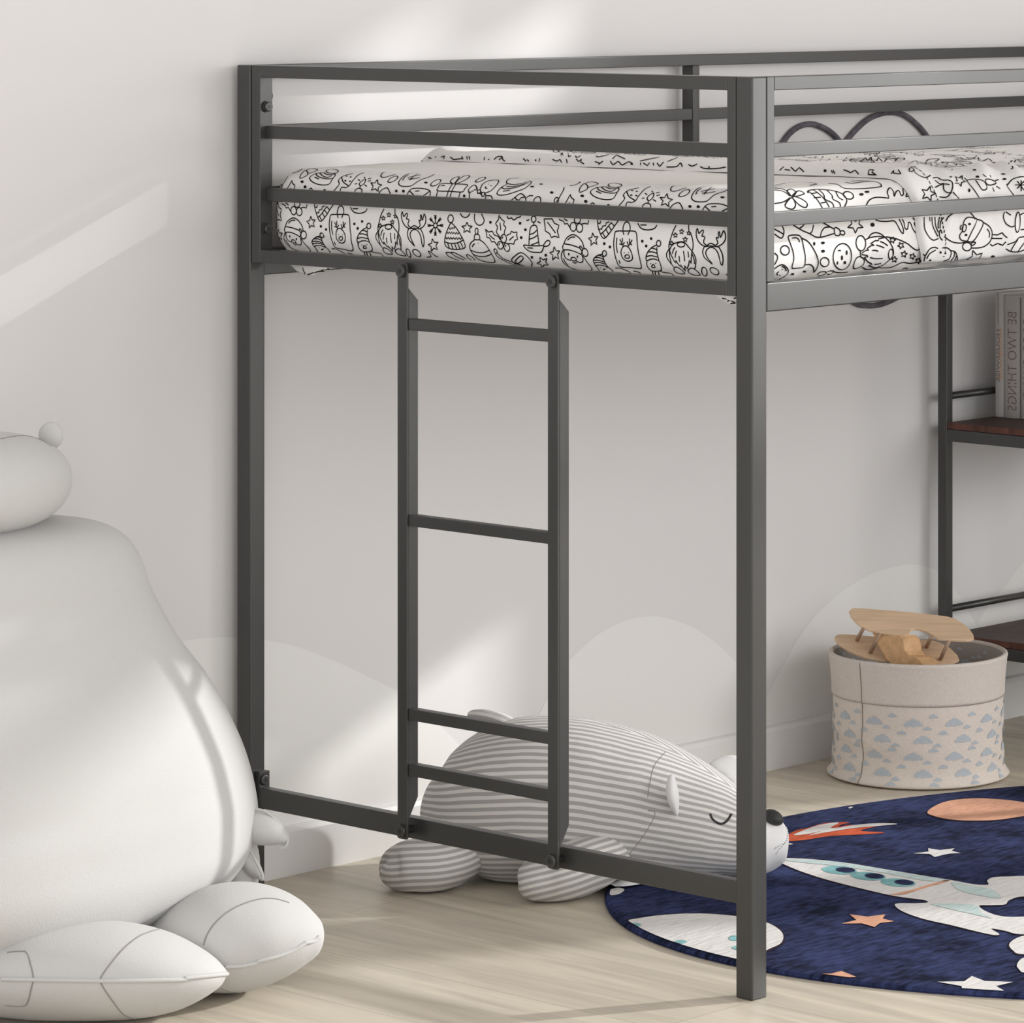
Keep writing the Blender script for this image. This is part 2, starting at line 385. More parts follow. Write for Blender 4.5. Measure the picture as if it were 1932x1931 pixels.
# lower cross rails between the legs
for x, sg in ((.009, 1), (BL-.009, -1)):
    a, b_ = sorted((x, x+sg*.018)); yl = P+.0005; yr = BED_W-P-.0105
    bar('cross_rail', a, b_, yl, yr, .1240, .1545, bev=.002)
    mb = MB(); mb.box(a+.001, b_-.001+.004, yr, BED_W-P-.0002, .1240, .178, .001)
    o = mb.build('rail_bracket', 'metal', bed); bevshade(o)
bolt((.018, BED_W-P-.0095, .1655), 'Y', r=.0078)
for z in (1.178, .995): bolt((.0125, .978-.0012, z), 'Y', r=.0075)
bolt((.029+.006, BED_W-.028, 1.193), 'Y', r=.0085)
for (x, y, z) in ((.0445, .006, 1.176),): bolt((x, y+.006, z), 'x', r=.007)
# slats under the mattress
for i in range(11):
    x = .10+i*.185; bar('slat', x, x+.045, FD+.001, BED_W-FD-.001, .940, .9470, bev=.001)
# ladder
lad = MB(); lx = -.0095
ladder = None
def ladder_rail(y0, y1):
    mb = MB()
    # front flange running full height, channel behind it shorter with chamfered ends
    mb.prism([(y0, .1275), (y0+.003, .1262), (y1-.003, .1262), (y1, .1275), (y1, .9552), (y1-.004, .9592), (y0+.004, .9592), (y0, .9552)], 'X', lx, lx+.0035)
    mb.prism([(lx+.0035, .155), (lx+.0225, .186), (lx+.0225, .905), (lx+.0035, .9235)], 'Y', y0, y1)
    return mb
lroot = empty('ladder', (0, .51, .12)); lroot.parent = bed
lr1 = ladder_rail(.6535, .6735).build('ladder_rail', 'metal', lroot); fix_normals(lr1); bv = lr1.modifiers.new('b', 'BEVEL'); bv.width = .0008; bv.segments = 2
lr2 = ladder_rail(.3518, .3718).build('ladder_rail', 'metal', lroot); fix_normals(lr2); bv = lr2.modifiers.new('b', 'BEVEL'); bv.width = .0008; bv.segments = 2
for z0, z1 in ((.8625, .8790), (.5795, .5960), (.2990, .3158), (.2185, .2362)):
    r = MB().box(lx+.0022, lx+.0185, .3717, .6536, z0, z1, .0015).build('rung', 'metal', lroot); bevshade(r)
for y in (.6640, .3625):
    for z in (.9480, .1380): bolt((lx, y, z), 'X', parent=lroot)
    for xe, z in ((0, .9480), (.009, .138)):
        mb = MB(); mb.cyl((lx+.003, y, z), (xe, y, z), .006, 16); mb.build('spacer', 'screw', lroot)

# ================================================================ MATTRESS with printed sheet
MX0, MX1, MY0, MY1, MZ0, MZ1 = .029, 2.03, .046, 1.003, .9485, 1.085
R1 = .048
def noise3(p, s): return noise.noise(Vector(p)*s)
def sheet_disp(p, n):
    w = .0012*noise3(p, 9)+.0010*noise3((p.x*1.0, p.y*1.0, p.z*4), 22)
    if p.z < .985: w += .0035*noise3((p.x*2, p.y*2, p.z), 14)      # gathered under the edge
    return p+n*w
def rounded_box(x0, x1, y0, y1, z0, z1, r, step=.009, xcut=None):
    """box grid whose points are pushed onto a rounded box"""
    def axis(a, b, st):
        n = max(2, int(round((b-a)/st))); return [a+(b-a)*i/n for i in range(n+1)]
    ax = axis(x0, min(x1, .75), step)+axis(min(x1, .75), x1, .03)[1:] if x1 > .75 else axis(x0, x1, step)
    ay = axis(y0, y1, step); az = axis(z0, z1, step*.8)
    V_, idx, Fc = [], {}, []
    def vid(x, y, z):
        k = (round(x, 6), round(y, 6), round(z, 6))
        if k not in idx:
            p = Vector((x, y, z)); q = Vector((min(max(x, x0+r), x1-r), min(max(y, y0+r), y1-r), min(max(z, z0+r), z1-r)))
            # bottom edge tucks in more
            d = p-q; n = d.normalized() if d.length > 1e-9 else Vector((0, 0, 1))
            t = q+n*r
            idx[k] = len(V_); V_.append(sheet_disp(t, n))
        return idx[k]
    def quad(g):
        Fc.append(g)
    for i in range(len(ax)-1):
        for j in range(len(ay)-1):
            quad((vid(ax[i], ay[j], z1), vid(ax[i+1], ay[j], z1), vid(ax[i+1], ay[j+1], z1), vid(ax[i], ay[j+1], z1)))
            quad((vid(ax[i], ay[j], z0), vid(ax[i], ay[j+1], z0), vid(ax[i+1], ay[j+1], z0), vid(ax[i+1], ay[j], z0)))
        for k in range(len(az)-1):
            quad((vid(ax[i], y0, az[k]), vid(ax[i+1], y0, az[k]), vid(ax[i+1], y0, az[k+1]), vid(ax[i], y0, az[k+1])))
            quad((vid(ax[i], y1, az[k]), vid(ax[i], y1, az[k+1]), vid(ax[i+1], y1, az[k+1]), vid(ax[i+1], y1, az[k])))
    for j in range(len(ay)-1):
        for k in range(len(az)-1):
            quad((vid(x0, ay[j], az[k]), vid(x0, ay[j], az[k+1]), vid(x0, ay[j+1], az[k+1]), vid(x0, ay[j+1], az[k])))
            quad((vid(x1, ay[j], az[k]), vid(x1, ay[j+1], az[k]), vid(x1, ay[j+1], az[k+1]), vid(x1, ay[j], az[k+1])))
    return V_, Fc
def sag(v):
    t = max(0, min(1, (v.x-.35)/.8)); t = t*t*(3-2*t)
    return Vector((v.x, v.y, v.z-(.012+.007*max(0, min(1, (v.y-.3)/.5)))*t*max(0, (v.z-.95)/.135)))
mv, mf = rounded_box(MX0, MX1, MY0, MY1, MZ0, MZ1, R1)
mv = [sag(v) for v in mv]
mat_bvh = BVHTree.FromPolygons(mv, mf)
mm = MB(); mm.add(mv, mf, 0)
# ---- printed drawings, traced as strokes: 's' smooth open, 'c' smooth closed, 'l' polyline, 'p' closed polygon, 'e' ellipse (cx,cy,rx,ry,rot), 'd' filled dot, 'S' star (cx,cy,r,rot), 'z' zigzag
def zig(x0, y0, x1, y1, n, a):
    out = []
    for i in range(2*n+1):
        t = i/(2*n); out.append((x0+(x1-x0)*t, y0+(y1-y0)*t+(a if i % 2 else -a)))
    return out
def star_pts(cx, cy, r, rot=0, inner=.45, sx=1, sy=1):
    return [(cx+sx*(r if i % 2 == 0 else r*inner)*math.sin(math.radians(rot+i*36)), cy-sy*(r if i % 2 == 0 else r*inner)*math.cos(math.radians(rot+i*36))) for i in range(10)]
def ell(cx, cy, rx, ry, rot=0, n=26):
    c_, s_ = math.cos(math.radians(rot)), math.sin(math.radians(rot)); out = []
    for i in range(n+1):
        a = 2*math.pi*i/n; x, y = rx*math.cos(a), ry*math.sin(a); out.append((cx+x*c_-y*s_, cy+x*s_+y*c_))
    return out
def expand(item):
    k = item[0]; a = item[1:]
    if k == 's': return [catmull(list(a[0]), step=5)], False
    if k == 'c': 
        q = catmull(list(a[0]), True, 5); return [q+[q[0]]], False
    if k == 'l': return [list(a[0])], False
    if k == 'p': return [list(a[0])+[a[0][0]]], False
    if k == 'e': return [ell(*a)], False
    if k == 'd': return [ell(a[0], a[1], a[2] if len(a) > 2 else 24, a[3] if len(a) > 3 else 28, n=12)], True
    if k == 'S': 
        q = star_pts(*a); return [q+[q[0]]], False
    if k == 'm': return [list(x) for x in a[0]], False
def flake(cx, cy, r):
    out = [('e', cx, cy, r*.22, r*.30)]
    for i in range(8):
        an = math.radians(i*45); c_, s_ = math.cos(an)*.88, math.sin(an)*1.2
        out.append(('l', [(cx+c_*r*.28, cy+s_*r*.28), (cx+c_*r, cy+s_*r)]))
        for t in (.6, .82):
            for sg in (-.5, .5):
                c2, s2 = math.cos(an+sg), math.sin(an+sg)*1.2
                out.append(('l', [(cx+c_*r*t, cy+s_*r*t), (cx+c_*r*t+c2*r*.26, cy+s_*r*t+s2*r*.26)]))
    return out
END = {
 (1200, 400): [  # gnome and little bird-faced baby
  ('s', [(735, 245), (680, 350), (640, 470), (610, 570), (603, 640), (612, 690)]), ('s', [(965, 180), (968, 340), (1010, 420), (1040, 540), (1042, 640), (1030, 705)]),
  ('e', 825, 595, 68, 45), ('s', [(618, 690), (660, 605), (740, 562), (830, 543), (900, 567), (960, 640), (1020, 710)]),
  ('l', [(612, 690), (640, 780), (690, 885), (732, 932), (727, 878), (780, 960), (822, 1002), (815, 958), (905, 1080), (888, 975), (932, 1035), (965, 960), (975, 878), (1008, 942), (1012, 820), (1022, 712)]),
  ('s', [(715, 645), (680, 700), (668, 765)]), ('s', [(740, 705), (722, 780), (718, 840)]), ('s', [(787, 800), (792, 860), (800, 910)]), ('s', [(868, 710), (880, 800), (888, 900)]), ('s', [(950, 720), (958, 780), (958, 830)]),
  ('s', [(603, 680), (562, 755), (570, 840), (620, 912), (690, 1000)]), ('s', [(612, 700), (615, 800), (650, 945)]), ('s', [(1022, 712), (1078, 810), (1095, 900), (1075, 1035)]), ('s', [(1025, 760), (1060, 860), (1068, 950)]),
  ('c', [(695, 1025), (740, 1002), (820, 1045), (890, 1118), (800, 1122), (720, 1088)]), ('c', [(950, 1065), (1010, 1022), (1080, 1050), (1172, 1142), (1080, 1150), (990, 1120)]),
  ('S', 835, 360, 48, 6), ('S', 720, 425, 48, -4), ('S', 965, 388, 42, 8), ('S', 900, 503, 48, 0), ('S', 650, 570, 44, 10),
  ('e', 415, 575, 40, 54), ('s', [(375, 605), (290, 650), (215, 735), (185, 825), (195, 893)]), ('s', [(383, 640), (385, 740), (408, 830), (420, 885)]),
  ('s', [(285, 662), (330, 668), (380, 690)]), ('s', [(232, 732), (300, 728), (385, 755)]), ('s', [(195, 812), (280, 795), (400, 822)]), ('s', [(195, 893), (280, 858), (360, 862), (418, 890)]),
  ('s', [(200, 895), (205, 980), (270, 1060), (350, 1078), (440, 1070), (465, 1035), (445, 940), (418, 885)]), ('d', 268, 940, 9, 12), ('d', 365, 935, 9, 12), ('c', [(318, 950), (348, 1000), (318, 1012), (288, 1000)]),
  ('l', [(300, 1078), (318, 1140)]), ('l', [(350, 1085), (362, 1150)]), ('l', [(410, 1090), (430, 1160)]), ('s', [(440, 1075), (510, 1100), (640, 1120), (700, 1180)]),
  ('e', 1248, 1085, 48, 82, -12), ('d', 985, 1195, 20, 14),
 ],
 (680, 380): [  # antler headband, snowflake, star, knitted hat
  ('s', [(770, 188), (785, 255), (800, 275), (825, 240), (852, 218), (862, 255), (842, 320), (870, 325), (890, 350), (872, 400), (880, 445), (922, 482)]), ('s', [(770, 188), (752, 240), (768, 360), (825, 455), (905, 503)]),
  ('s', [(1165, 225), (1192, 290), (1190, 390), (1140, 470), (1065, 507)]), ('s', [(1165, 225), (1140, 330), (1128, 330), (1115, 255), (1098, 262), (1102, 350), (1072, 345), (1085, 400), (1092, 440), (1058, 482)]),
  ('s', [(922, 482), (985, 445), (1058, 482)]), ('c', [(882, 505), (862, 590), (890, 700), (990, 812), (945, 725), (910, 620), (930, 545), (990, 512), (1060, 550), (1105, 650), (1128, 790), (1150, 825), (1165, 740), (1150, 620), (1105, 515), (1060, 500), (985, 490), (920, 497)])]
  + flake(1370, 440, 150) +
  [('p', star_pts(1335, 800, 105, -12, sx=.95, sy=1.15)),
  ('e', 1648, 318, 50, 70), ('s', [(1650, 392), (1590, 520), (1550, 640), (1540, 760), (1570, 825), (1640, 862), (1740, 875), (1840, 868), (1905, 845), (1912, 800), (1875, 700), (1800, 560), (1730, 460), (1662, 392)]),
  ('s', [(1545, 738), (1640, 765), (1770, 755), (1878, 708)]), ('l', zig(1622, 500, 1725, 480, 3, 18)), ('l', zig(1580, 570, 1800, 585, 5, 18)), ('l', zig(1555, 672, 1850, 680, 6, 18)),
  ('l', [(1595, 765), (1622, 850)]), ('l', [(1655, 765), (1690, 865)]), ('l', [(1715, 762), (1758, 870)]), ('l', [(1770, 755), (1815, 865)]), ('l', [(1825, 735), (1870, 845)]),
  ('s', [(1560, 930), (1600, 990), (1700, 1040), (1800, 1080)]), ('s', [(1560, 930), (1640, 935), (1740, 1000), (1900, 1070)]), ('s', [(1640, 935), (1700, 930), (1830, 990), (1930, 1050)]),
  ('e', 1030, 940, 85, 48, 38), ('s', [(1215, 1015), (1290, 1000), (1245, 920), (1265, 912), (1360, 985), (1420, 1010)])],
 (1040, 380): [
  ('e', 972, 950, 38, 50), ('s', [(932, 965), (845, 988), (775, 1055), (785, 1130), (830, 1192)]), ('s', [(945, 985), (960, 1060), (995, 1140), (1035, 1195)]), ('s', [(870, 985), (910, 990), (945, 1015)]), ('s', [(812, 1025), (880, 1025), (960, 1062)]), ('s', [(775, 1075), (860, 1072), (975, 1108)]), ('s', [(785, 1120), (870, 1110), (990, 1145)]), ('s', [(805, 1175), (860, 1158), (950, 1168), (1035, 1200)]), ('s', [(830, 1192), (875, 1255), (920, 1300)]), ('s', [(1035, 1195), (1105, 1245), (1138, 1290)]), ('d', 905, 1205, 10, 7), ('d', 1008, 1212, 10, 7), ('d', 968, 1236, 26, 14),
  # bearded head in a bobble hat, bag with a reindeer, cone hat, berries
  ('s', [(235, 770), (285, 670), (385, 608), (480, 640), (565, 735), (602, 855)]), ('s', [(300, 712), (360, 658), (440, 652)]), ('s', [(235, 772), (380, 800), (520, 850)]), ('s', [(225, 885), (330, 885), (450, 920), (552, 968)]),
  ('s', [(235, 772), (212, 830), (225, 885)]), ('s', [(520, 850), (560, 900), (552, 968)]), ('c', [(522, 848), (535, 815), (575, 865), (560, 895)]), ('e', 620, 932, 52, 72, -18),
  ('s', [(235, 890), (240, 985), (290, 1050), (362, 1075)]), ('e', 412, 1052, 50, 32, 15), ('s', [(462, 1088), (530, 1112), (580, 1090), (575, 1010), (552, 968)]), ('d', 322, 962, 15, 24), ('d', 480, 1005, 15, 24), ('s', [(388, 1100), (430, 1122), (468, 1110)]),
  ('s', [(220, 890), (188, 975), (210, 1090), (290, 1170), (400, 1225), (560, 1258), (700, 1268), (745, 1240), (725, 1190), (660, 1110), (580, 990)]), ('s', [(225, 1030), (255, 1100), (310, 1165)]),
  ('p', star_pts(772, 697, 108, -8, sx=.9, sy=1.15)),
  ('s', [(845, 330), (860, 480), (900, 590), (940, 662), (990, 665), (1080, 560), (1210, 375), (1240, 330)]), ('s', [(900, 605), (990, 520), (1100, 385)]), ('l', [(940, 575), (985, 652)]), ('l', [(1000, 515), (1050, 602)]), ('l', [(1050, 450), (1105, 540)]), ('l', [(1100, 390), (1160, 458)]),
  ('l', [(870, 525), (905, 500), (925, 512), (935, 455), (995, 445), (1005, 395), (1060, 375)]), ('l', [(860, 395), (895, 410), (905, 355)]),
  ('c', [(1185, 548), (1350, 542), (1520, 547), (1558, 600), (1570, 750), (1592, 930), (1625, 1080), (1645, 1200), (1610, 1222), (1450, 1205), (1290, 1195), (1222, 1150), (1165, 980), (1142, 780), (1158, 620)]),
  ('s', [(1328, 612), (1310, 510), (1338, 405), (1380, 375), (1428, 410), (1442, 510), (1398, 610)]),
  ('c', [(1355, 810), (1300, 845), (1275, 930), (1298, 1020), (1360, 1080), (1440, 1085), (1485, 1040), (1470, 950), (1420, 850)]), ('e', 1388, 1005, 42, 34), ('d', 1335, 935, 8, 10), ('d', 1410, 937, 8, 10),
  ('l', [(1315, 815), (1252, 690)]), ('l', [(1298, 745), (1300, 665)]), ('l', [(1300, 790), (1245, 775)]), ('l', [(1305, 795), (1340, 745)]), ('l', [(1415, 822), (1385, 730)]), ('l', [(1418, 810), (1480, 700)]), ('l', [(1432, 775), (1430, 680)]), ('l', [(1435, 765), (1475, 797)]),
  ('s', [(1200, 660), (1190, 800), (1210, 940)]), ('s', [(1240, 1070), (1248, 1110), (1262, 1135)]),
  ('d', 970, 772), ('d', 1073, 832), ('d', 1663, 727), ('d', 1825, 680), ('d', 1735, 815), ('e', 405, 465, 56, 80), ('e', 520, 485, 56, 80), ('e', 480, 340, 55, 62),
  ('l', [(170, 340), (230, 365), (248, 415), (300, 405), (345, 480)]), ('l', [(150, 320), (160, 345)]), ('l', [(560, 415), (610, 402), (672, 415), (685, 345)]), ('s', [(235, 315), (300, 360)]),
  ('s', [(1580, 400), (1630, 480), (1700, 515), (1800, 520), (1890, 490), (1930, 430)]), ('l', [(1630, 432), (1740, 432)]),
  ('s', [(1170, 1215), (1260, 1215), (1400, 1270), (1470, 1320)]), ('s', [(1500, 1270), (1600, 1290), (1650, 1330)])],
 (860, 380): [  # star, bauble, holly, candle, leaf
  ('S', 207, 485, 105, 0), ('e', 383, 545, 27, 56), ('s', [(340, 698), (345, 622), (380, 600), (430, 618), (442, 698)]), ('l', [(335, 700), (445, 700)]),
  ('s', [(340, 705), (270, 768), (262, 860), (320, 965), (420, 1055), (560, 1102), (690, 1112), (715, 1075), (640, 930), (540, 780), (440, 702)]), ('s', [(280, 893), (400, 930), (520, 930), (622, 888)]), ('s', [(318, 962), (430, 1000), (560, 995), (658, 958)]),
  ('s', [(305, 830), (320, 790), (350, 770)]), ('d', 410, 762, 8, 8),
  ('l', [(795, 250), (780, 330), (728, 405), (765, 470), (742, 562), (800, 640), (820, 695)]), ('l', [(800, 280), (850, 340), (887, 360), (875, 430), (917, 480), (892, 540), (885, 600)]), ('s', [(808, 385), (815, 450), (825, 530)]),
  ('l', [(545, 510), (565, 590), (570, 655), (620, 668), (655, 740), (710, 735), (755, 800)]), ('l', [(545, 510), (600, 560), (670, 545), (700, 610), (775, 640), (815, 700)]), ('s', [(610, 605), (665, 660), (715, 695)]),
  ('l', [(930, 622), (1000, 590), (1012, 545), (1060, 570), (1122, 562), (1110, 620), (1132, 690), (1080, 710), (1060, 782), (1000, 768), (940, 775)]), ('s', [(978, 712), (1020, 670), (1060, 640)]),
  ('e', 875, 680, 52, 76), ('e', 815, 802, 50, 70, -15), ('e', 932, 838, 50, 74, -15), ('s', [(845, 680), (855, 655), (868, 650)]), ('s', [(790, 800), (798, 775), (810, 768)]), ('s', [(902, 830), (912, 808), (925, 800)]),
  ('d', 635, 383), ('d', 1175, 400), ('d', 1272, 518), ('d', 1195, 662), ('d', 1390, 1018), ('d', 1642, 980),
  ('e', 1422, 325, 42, 58), ('l', [(1425, 383), (1425, 437)]), ('s', [(1338, 795), (1340, 680), (1352, 540), (1375, 465), (1425, 437), (1478, 462), (1495, 600), (1522, 800)]),
  ('s', [(1350, 602), (1420, 582), (1488, 520)]), ('s', [(1342, 692), (1430, 660), (1500, 610)]), ('s', [(1380, 792), (1460, 765), (1512, 742)]),
  ('c', [(1238, 800), (1350, 808), (1480, 812), (1602, 812), (1588, 870), (1560, 925), (1480, 930), (1380, 920), (1300, 880)]), ('l', [(1310, 845), (1410, 852)]),
  ('c', [(1602, 812), (1640, 740), (1690, 712), (1722, 745), (1700, 800), (1650, 820)]), ('l', [(1290, 352), (1342, 335)]), ('l', [(1490, 368), (1547, 397)]),
  ('l', [(1612, 322), (1740, 322), (1758, 315)]), ('l', [(1758, 318), (1800, 400), (1885, 438), (1852, 540), (1888, 662), (1800, 635), (1745, 662), (1715, 590), (1635, 540), (1625, 420), (1612, 322)]), ('l', [(1670, 378), (1822, 580)]),
  ('p', star_pts(1812, 955, 118, -8, sx=.85, sy=1.1)), ('p', star_pts(1590, 1112, 118, -28, sx=.95, sy=.9)),
  ('s', [(348, 225), (345, 340), (385, 415), (442, 437), (500, 405), (520, 340), (492, 275), (470, 225)]), ('s', [(85, 215), (120, 275), (180, 295), (230, 270), (262, 215)]),
  ('e', 728, 905, 26, 40, -25), ('s', [(720, 950), (760, 1000), (850, 1060), (1000, 1130), (1200, 1190)]), ('s', [(745, 935), (800, 980), (880, 1050), (1060, 1110), (1300, 1190)]),
  ('s', [(1020, 1070), (1040, 1030), (1150, 945), (1220, 940), (1300, 1000), (1390, 1110), (1380, 1180)]), ('s', [(1020, 1070), (1060, 1120), (1180, 1160)]), ('c', [(1090, 1080), (1180, 995), (1230, 1020), (1220, 1060), (1150, 1120), (1100, 1115)]),
  ('s', [(940, 265), (950, 305), (990, 315), (1020, 300), (1040, 330), (1080, 335), (1115, 300), (1160, 290), (1190, 265)]),
  ('s', [(200, 970), (240, 975), (320, 1030), (350, 1075)]), ('s', [(200, 970), (220, 1020), (290, 1070)])],
 (500, 290): [ # upper row
  ('d', 260, 457, 36, 20), ('d', 680, 515, 30, 24), ('d', 733, 608, 27, 27), ('d', 205, 380, 34, 12), ('d', 1090, 675, 24, 28),
  ('s', [(1060, 350), (940, 365), (850, 405), (815, 455), (870, 520), (980, 565), (1100, 575), (1180, 550), (1240, 455), (1282, 400), (1262, 365)]), ('s', [(930, 360), (960, 415), (1070, 455), (1170, 465), (1245, 450)]), ('s', [(1000, 360), (1060, 415), (1150, 435), (1225, 400)]), ('s', [(1070, 350), (1130, 385), (1200, 390), (1275, 375)]), ('e', 1225, 325, 110, 40),
  ('l', [(905, 430), (985, 470)]), ('s', [(635, 450), (660, 380), (735, 310), (782, 350), (765, 400), (690, 440), (640, 458)]), ('s', [(745, 308), (850, 275), (960, 300), (880, 340), (780, 370)]),
  ('c', [(1745, 590), (1722, 550), (1770, 500), (1835, 470), (1815, 540)]), ('l', [(1635, 557), (1682, 548)]), ('l', [(1695, 472), (1732, 497)]), ('l', [(1812, 430), (1818, 455)]), ('l', [(1815, 570), (1858, 600)]), ('l', [(1875, 465), (1935, 455)]), ('l', [(1875, 508), (1935, 495)]), ('l', [(1740, 590), (1730, 635)]),
  ('s', [(445, 365), (370, 500), (275, 655)]), ('s', [(325, 345), (420, 362), (560, 345), (670, 290), (600, 270), (450, 290), (325, 345)]), ('l', [(400, 655), (445, 580), (492, 490), (505, 545), (552, 585), (525, 665)]), ('l', [(472, 625), (475, 660)]),
  ('e', 170, 595, 36, 62, 10), ('s', [(795, 690), (815, 645), (850, 635), (880, 690)]),
  ('s', [(1235, 705), (1310, 620), (1358, 555), (1340, 495), (1395, 430), (1480, 395), (1600, 370)]), ('s', [(1398, 430), (1430, 520), (1530, 592)]), ('s', [(1365, 710), (1395, 620), (1470, 622), (1535, 590), (1600, 500), (1690, 400), (1800, 350)]),
  ('d', 1490, 415, 20, 8), ('d', 1562, 430, 20, 10), ('d', 1468, 497, 20, 14), ('d', 1552, 508, 20, 14),
  ('s', [(1632, 722), (1655, 660), (1712, 633), (1768, 660), (1760, 725)])],
 (680, 290): [
  ('p', star_pts(285, 590, 118, 12, sx=.95, sy=1.0)), ('e', 592, 472, 100, 38, -28), ('s', [(848, 775), (880, 700), (945, 642), (1080, 635), (1200, 650), (1265, 680), (1278, 720), (1265, 800)]), ('l', [(900, 682), (1000, 782)]), ('l', [(1265, 690), (1130, 785)]), ('l', [(1000, 782), (1040, 765), (1060, 785), (1095, 768), (1130, 785)]), ('l', [(1000, 687), (1080, 682)]),
  ('s', [(1080, 350), (880, 370), (760, 440), (698, 535), (735, 590), (840, 602), (940, 585), (1080, 490), (1250, 430), (1350, 380)]), ('s', [(770, 490), (810, 430), (880, 390)]), ('m', [[(860, 440), (1100, 390)], [(900, 490), (1060, 370)], [(930, 470), (1090, 440)], [(870, 470), (950, 450)]]),
  ('s', [(375, 400), (385, 430), (450, 435), (560, 405), (640, 380)]), ('s', [(375, 400), (400, 360), (440, 340)]),
  ('c', [(1460, 560), (1540, 545), (1700, 555), (1945, 572), (1905, 640), (1855, 702), (1640, 690), (1412, 680), (1420, 620)]), ('l', [(1412, 690), (1380, 800)]), ('l', [(1822, 705), (1790, 825)]), ('l', [(1680, 560), (1605, 690), (1570, 805)]), ('l', [(1740, 565), (1665, 700), (1632, 812)]),
  ('s', [(1680, 552), (1640, 510), (1700, 450), (1800, 430), (1720, 540)]), ('s', [(1730, 550), (1800, 470), (1920, 400), (1990, 420), (1920, 480), (1760, 552)]), ('s', [(1470, 600), (1495, 582), (1540, 588)]),
  ('d', 657, 683, 26, 24), ('d', 787, 685, 26, 26), ('d', 1195, 532, 34, 16), ('d', 1895, 772, 22, 28), ('e', 1375, 535, 102, 42, -28), ('s', [(328, 745), (395, 660), (490, 628), (530, 690), (558, 765)])],
 (860, 290): [
  ('s', [(245, 835), (252, 740), (232, 670), (290, 598), (350, 580), (385, 625), (395, 690)]), ('l', zig(255, 710, 380, 650, 3, 14)), ('c', [(395, 690), (440, 660), (455, 700), (410, 730)]), ('c', [(470, 720), (530, 715), (510, 780), (480, 770)]), ('c', [(450, 700), (475, 712), (470, 740), (445, 730)]),
  ('s', [(450, 650), (490, 560), (600, 500), (740, 485), (782, 510), (740, 580), (640, 680), (530, 725)]), ('d', 597, 560, 10, 5), ('d', 645, 590, 12, 8), ('s', [(545, 600), (545, 635), (580, 635)]),
  ('s', [(530, 725), (560, 768), (640, 772), (665, 810), (672, 862)]), ('s', [(540, 780), (548, 820), (535, 850)]),
  ('s', [(930, 565), (830, 620), (755, 715), (790, 758), (930, 748), (1120, 690), (1270, 630), (1378, 530), (1330, 502)]), ('s', [(835, 620), (900, 645), (1100, 620), (1330, 530)]), ('s', [(925, 600), (1050, 605), (1250, 560)]), ('s', [(935, 545), (1050, 570), (1240, 540), (1300, 510)]), ('s', [(940, 560), (925, 510), (990, 460), (1150, 450)]), ('l', [(860, 690), (990, 672)]),
  ('d', 155, 772, 22, 28), ('d', 1392, 605, 36, 14), ('d', 1750, 713, 34, 22), ('d', 1555, 560, 34, 10),
  ('s', [(985, 875), (1080, 800), (1150, 745), (1210, 740), (1270, 800), (1280, 885)]), ('s', [(1090, 800), (1100, 830), (1140, 850)]), ('s', [(1290, 805), (1340, 772), (1412, 770)]), ('s', [(1140, 875), (1190, 810), (1260, 795)]),
  ('s', [(1418, 890), (1440, 820), (1510, 785), (1550, 830), (1540, 900)]), ('e', 1835, 862, 38, 62, 10), ('e', 450, 478, 100, 28, -22)],
}
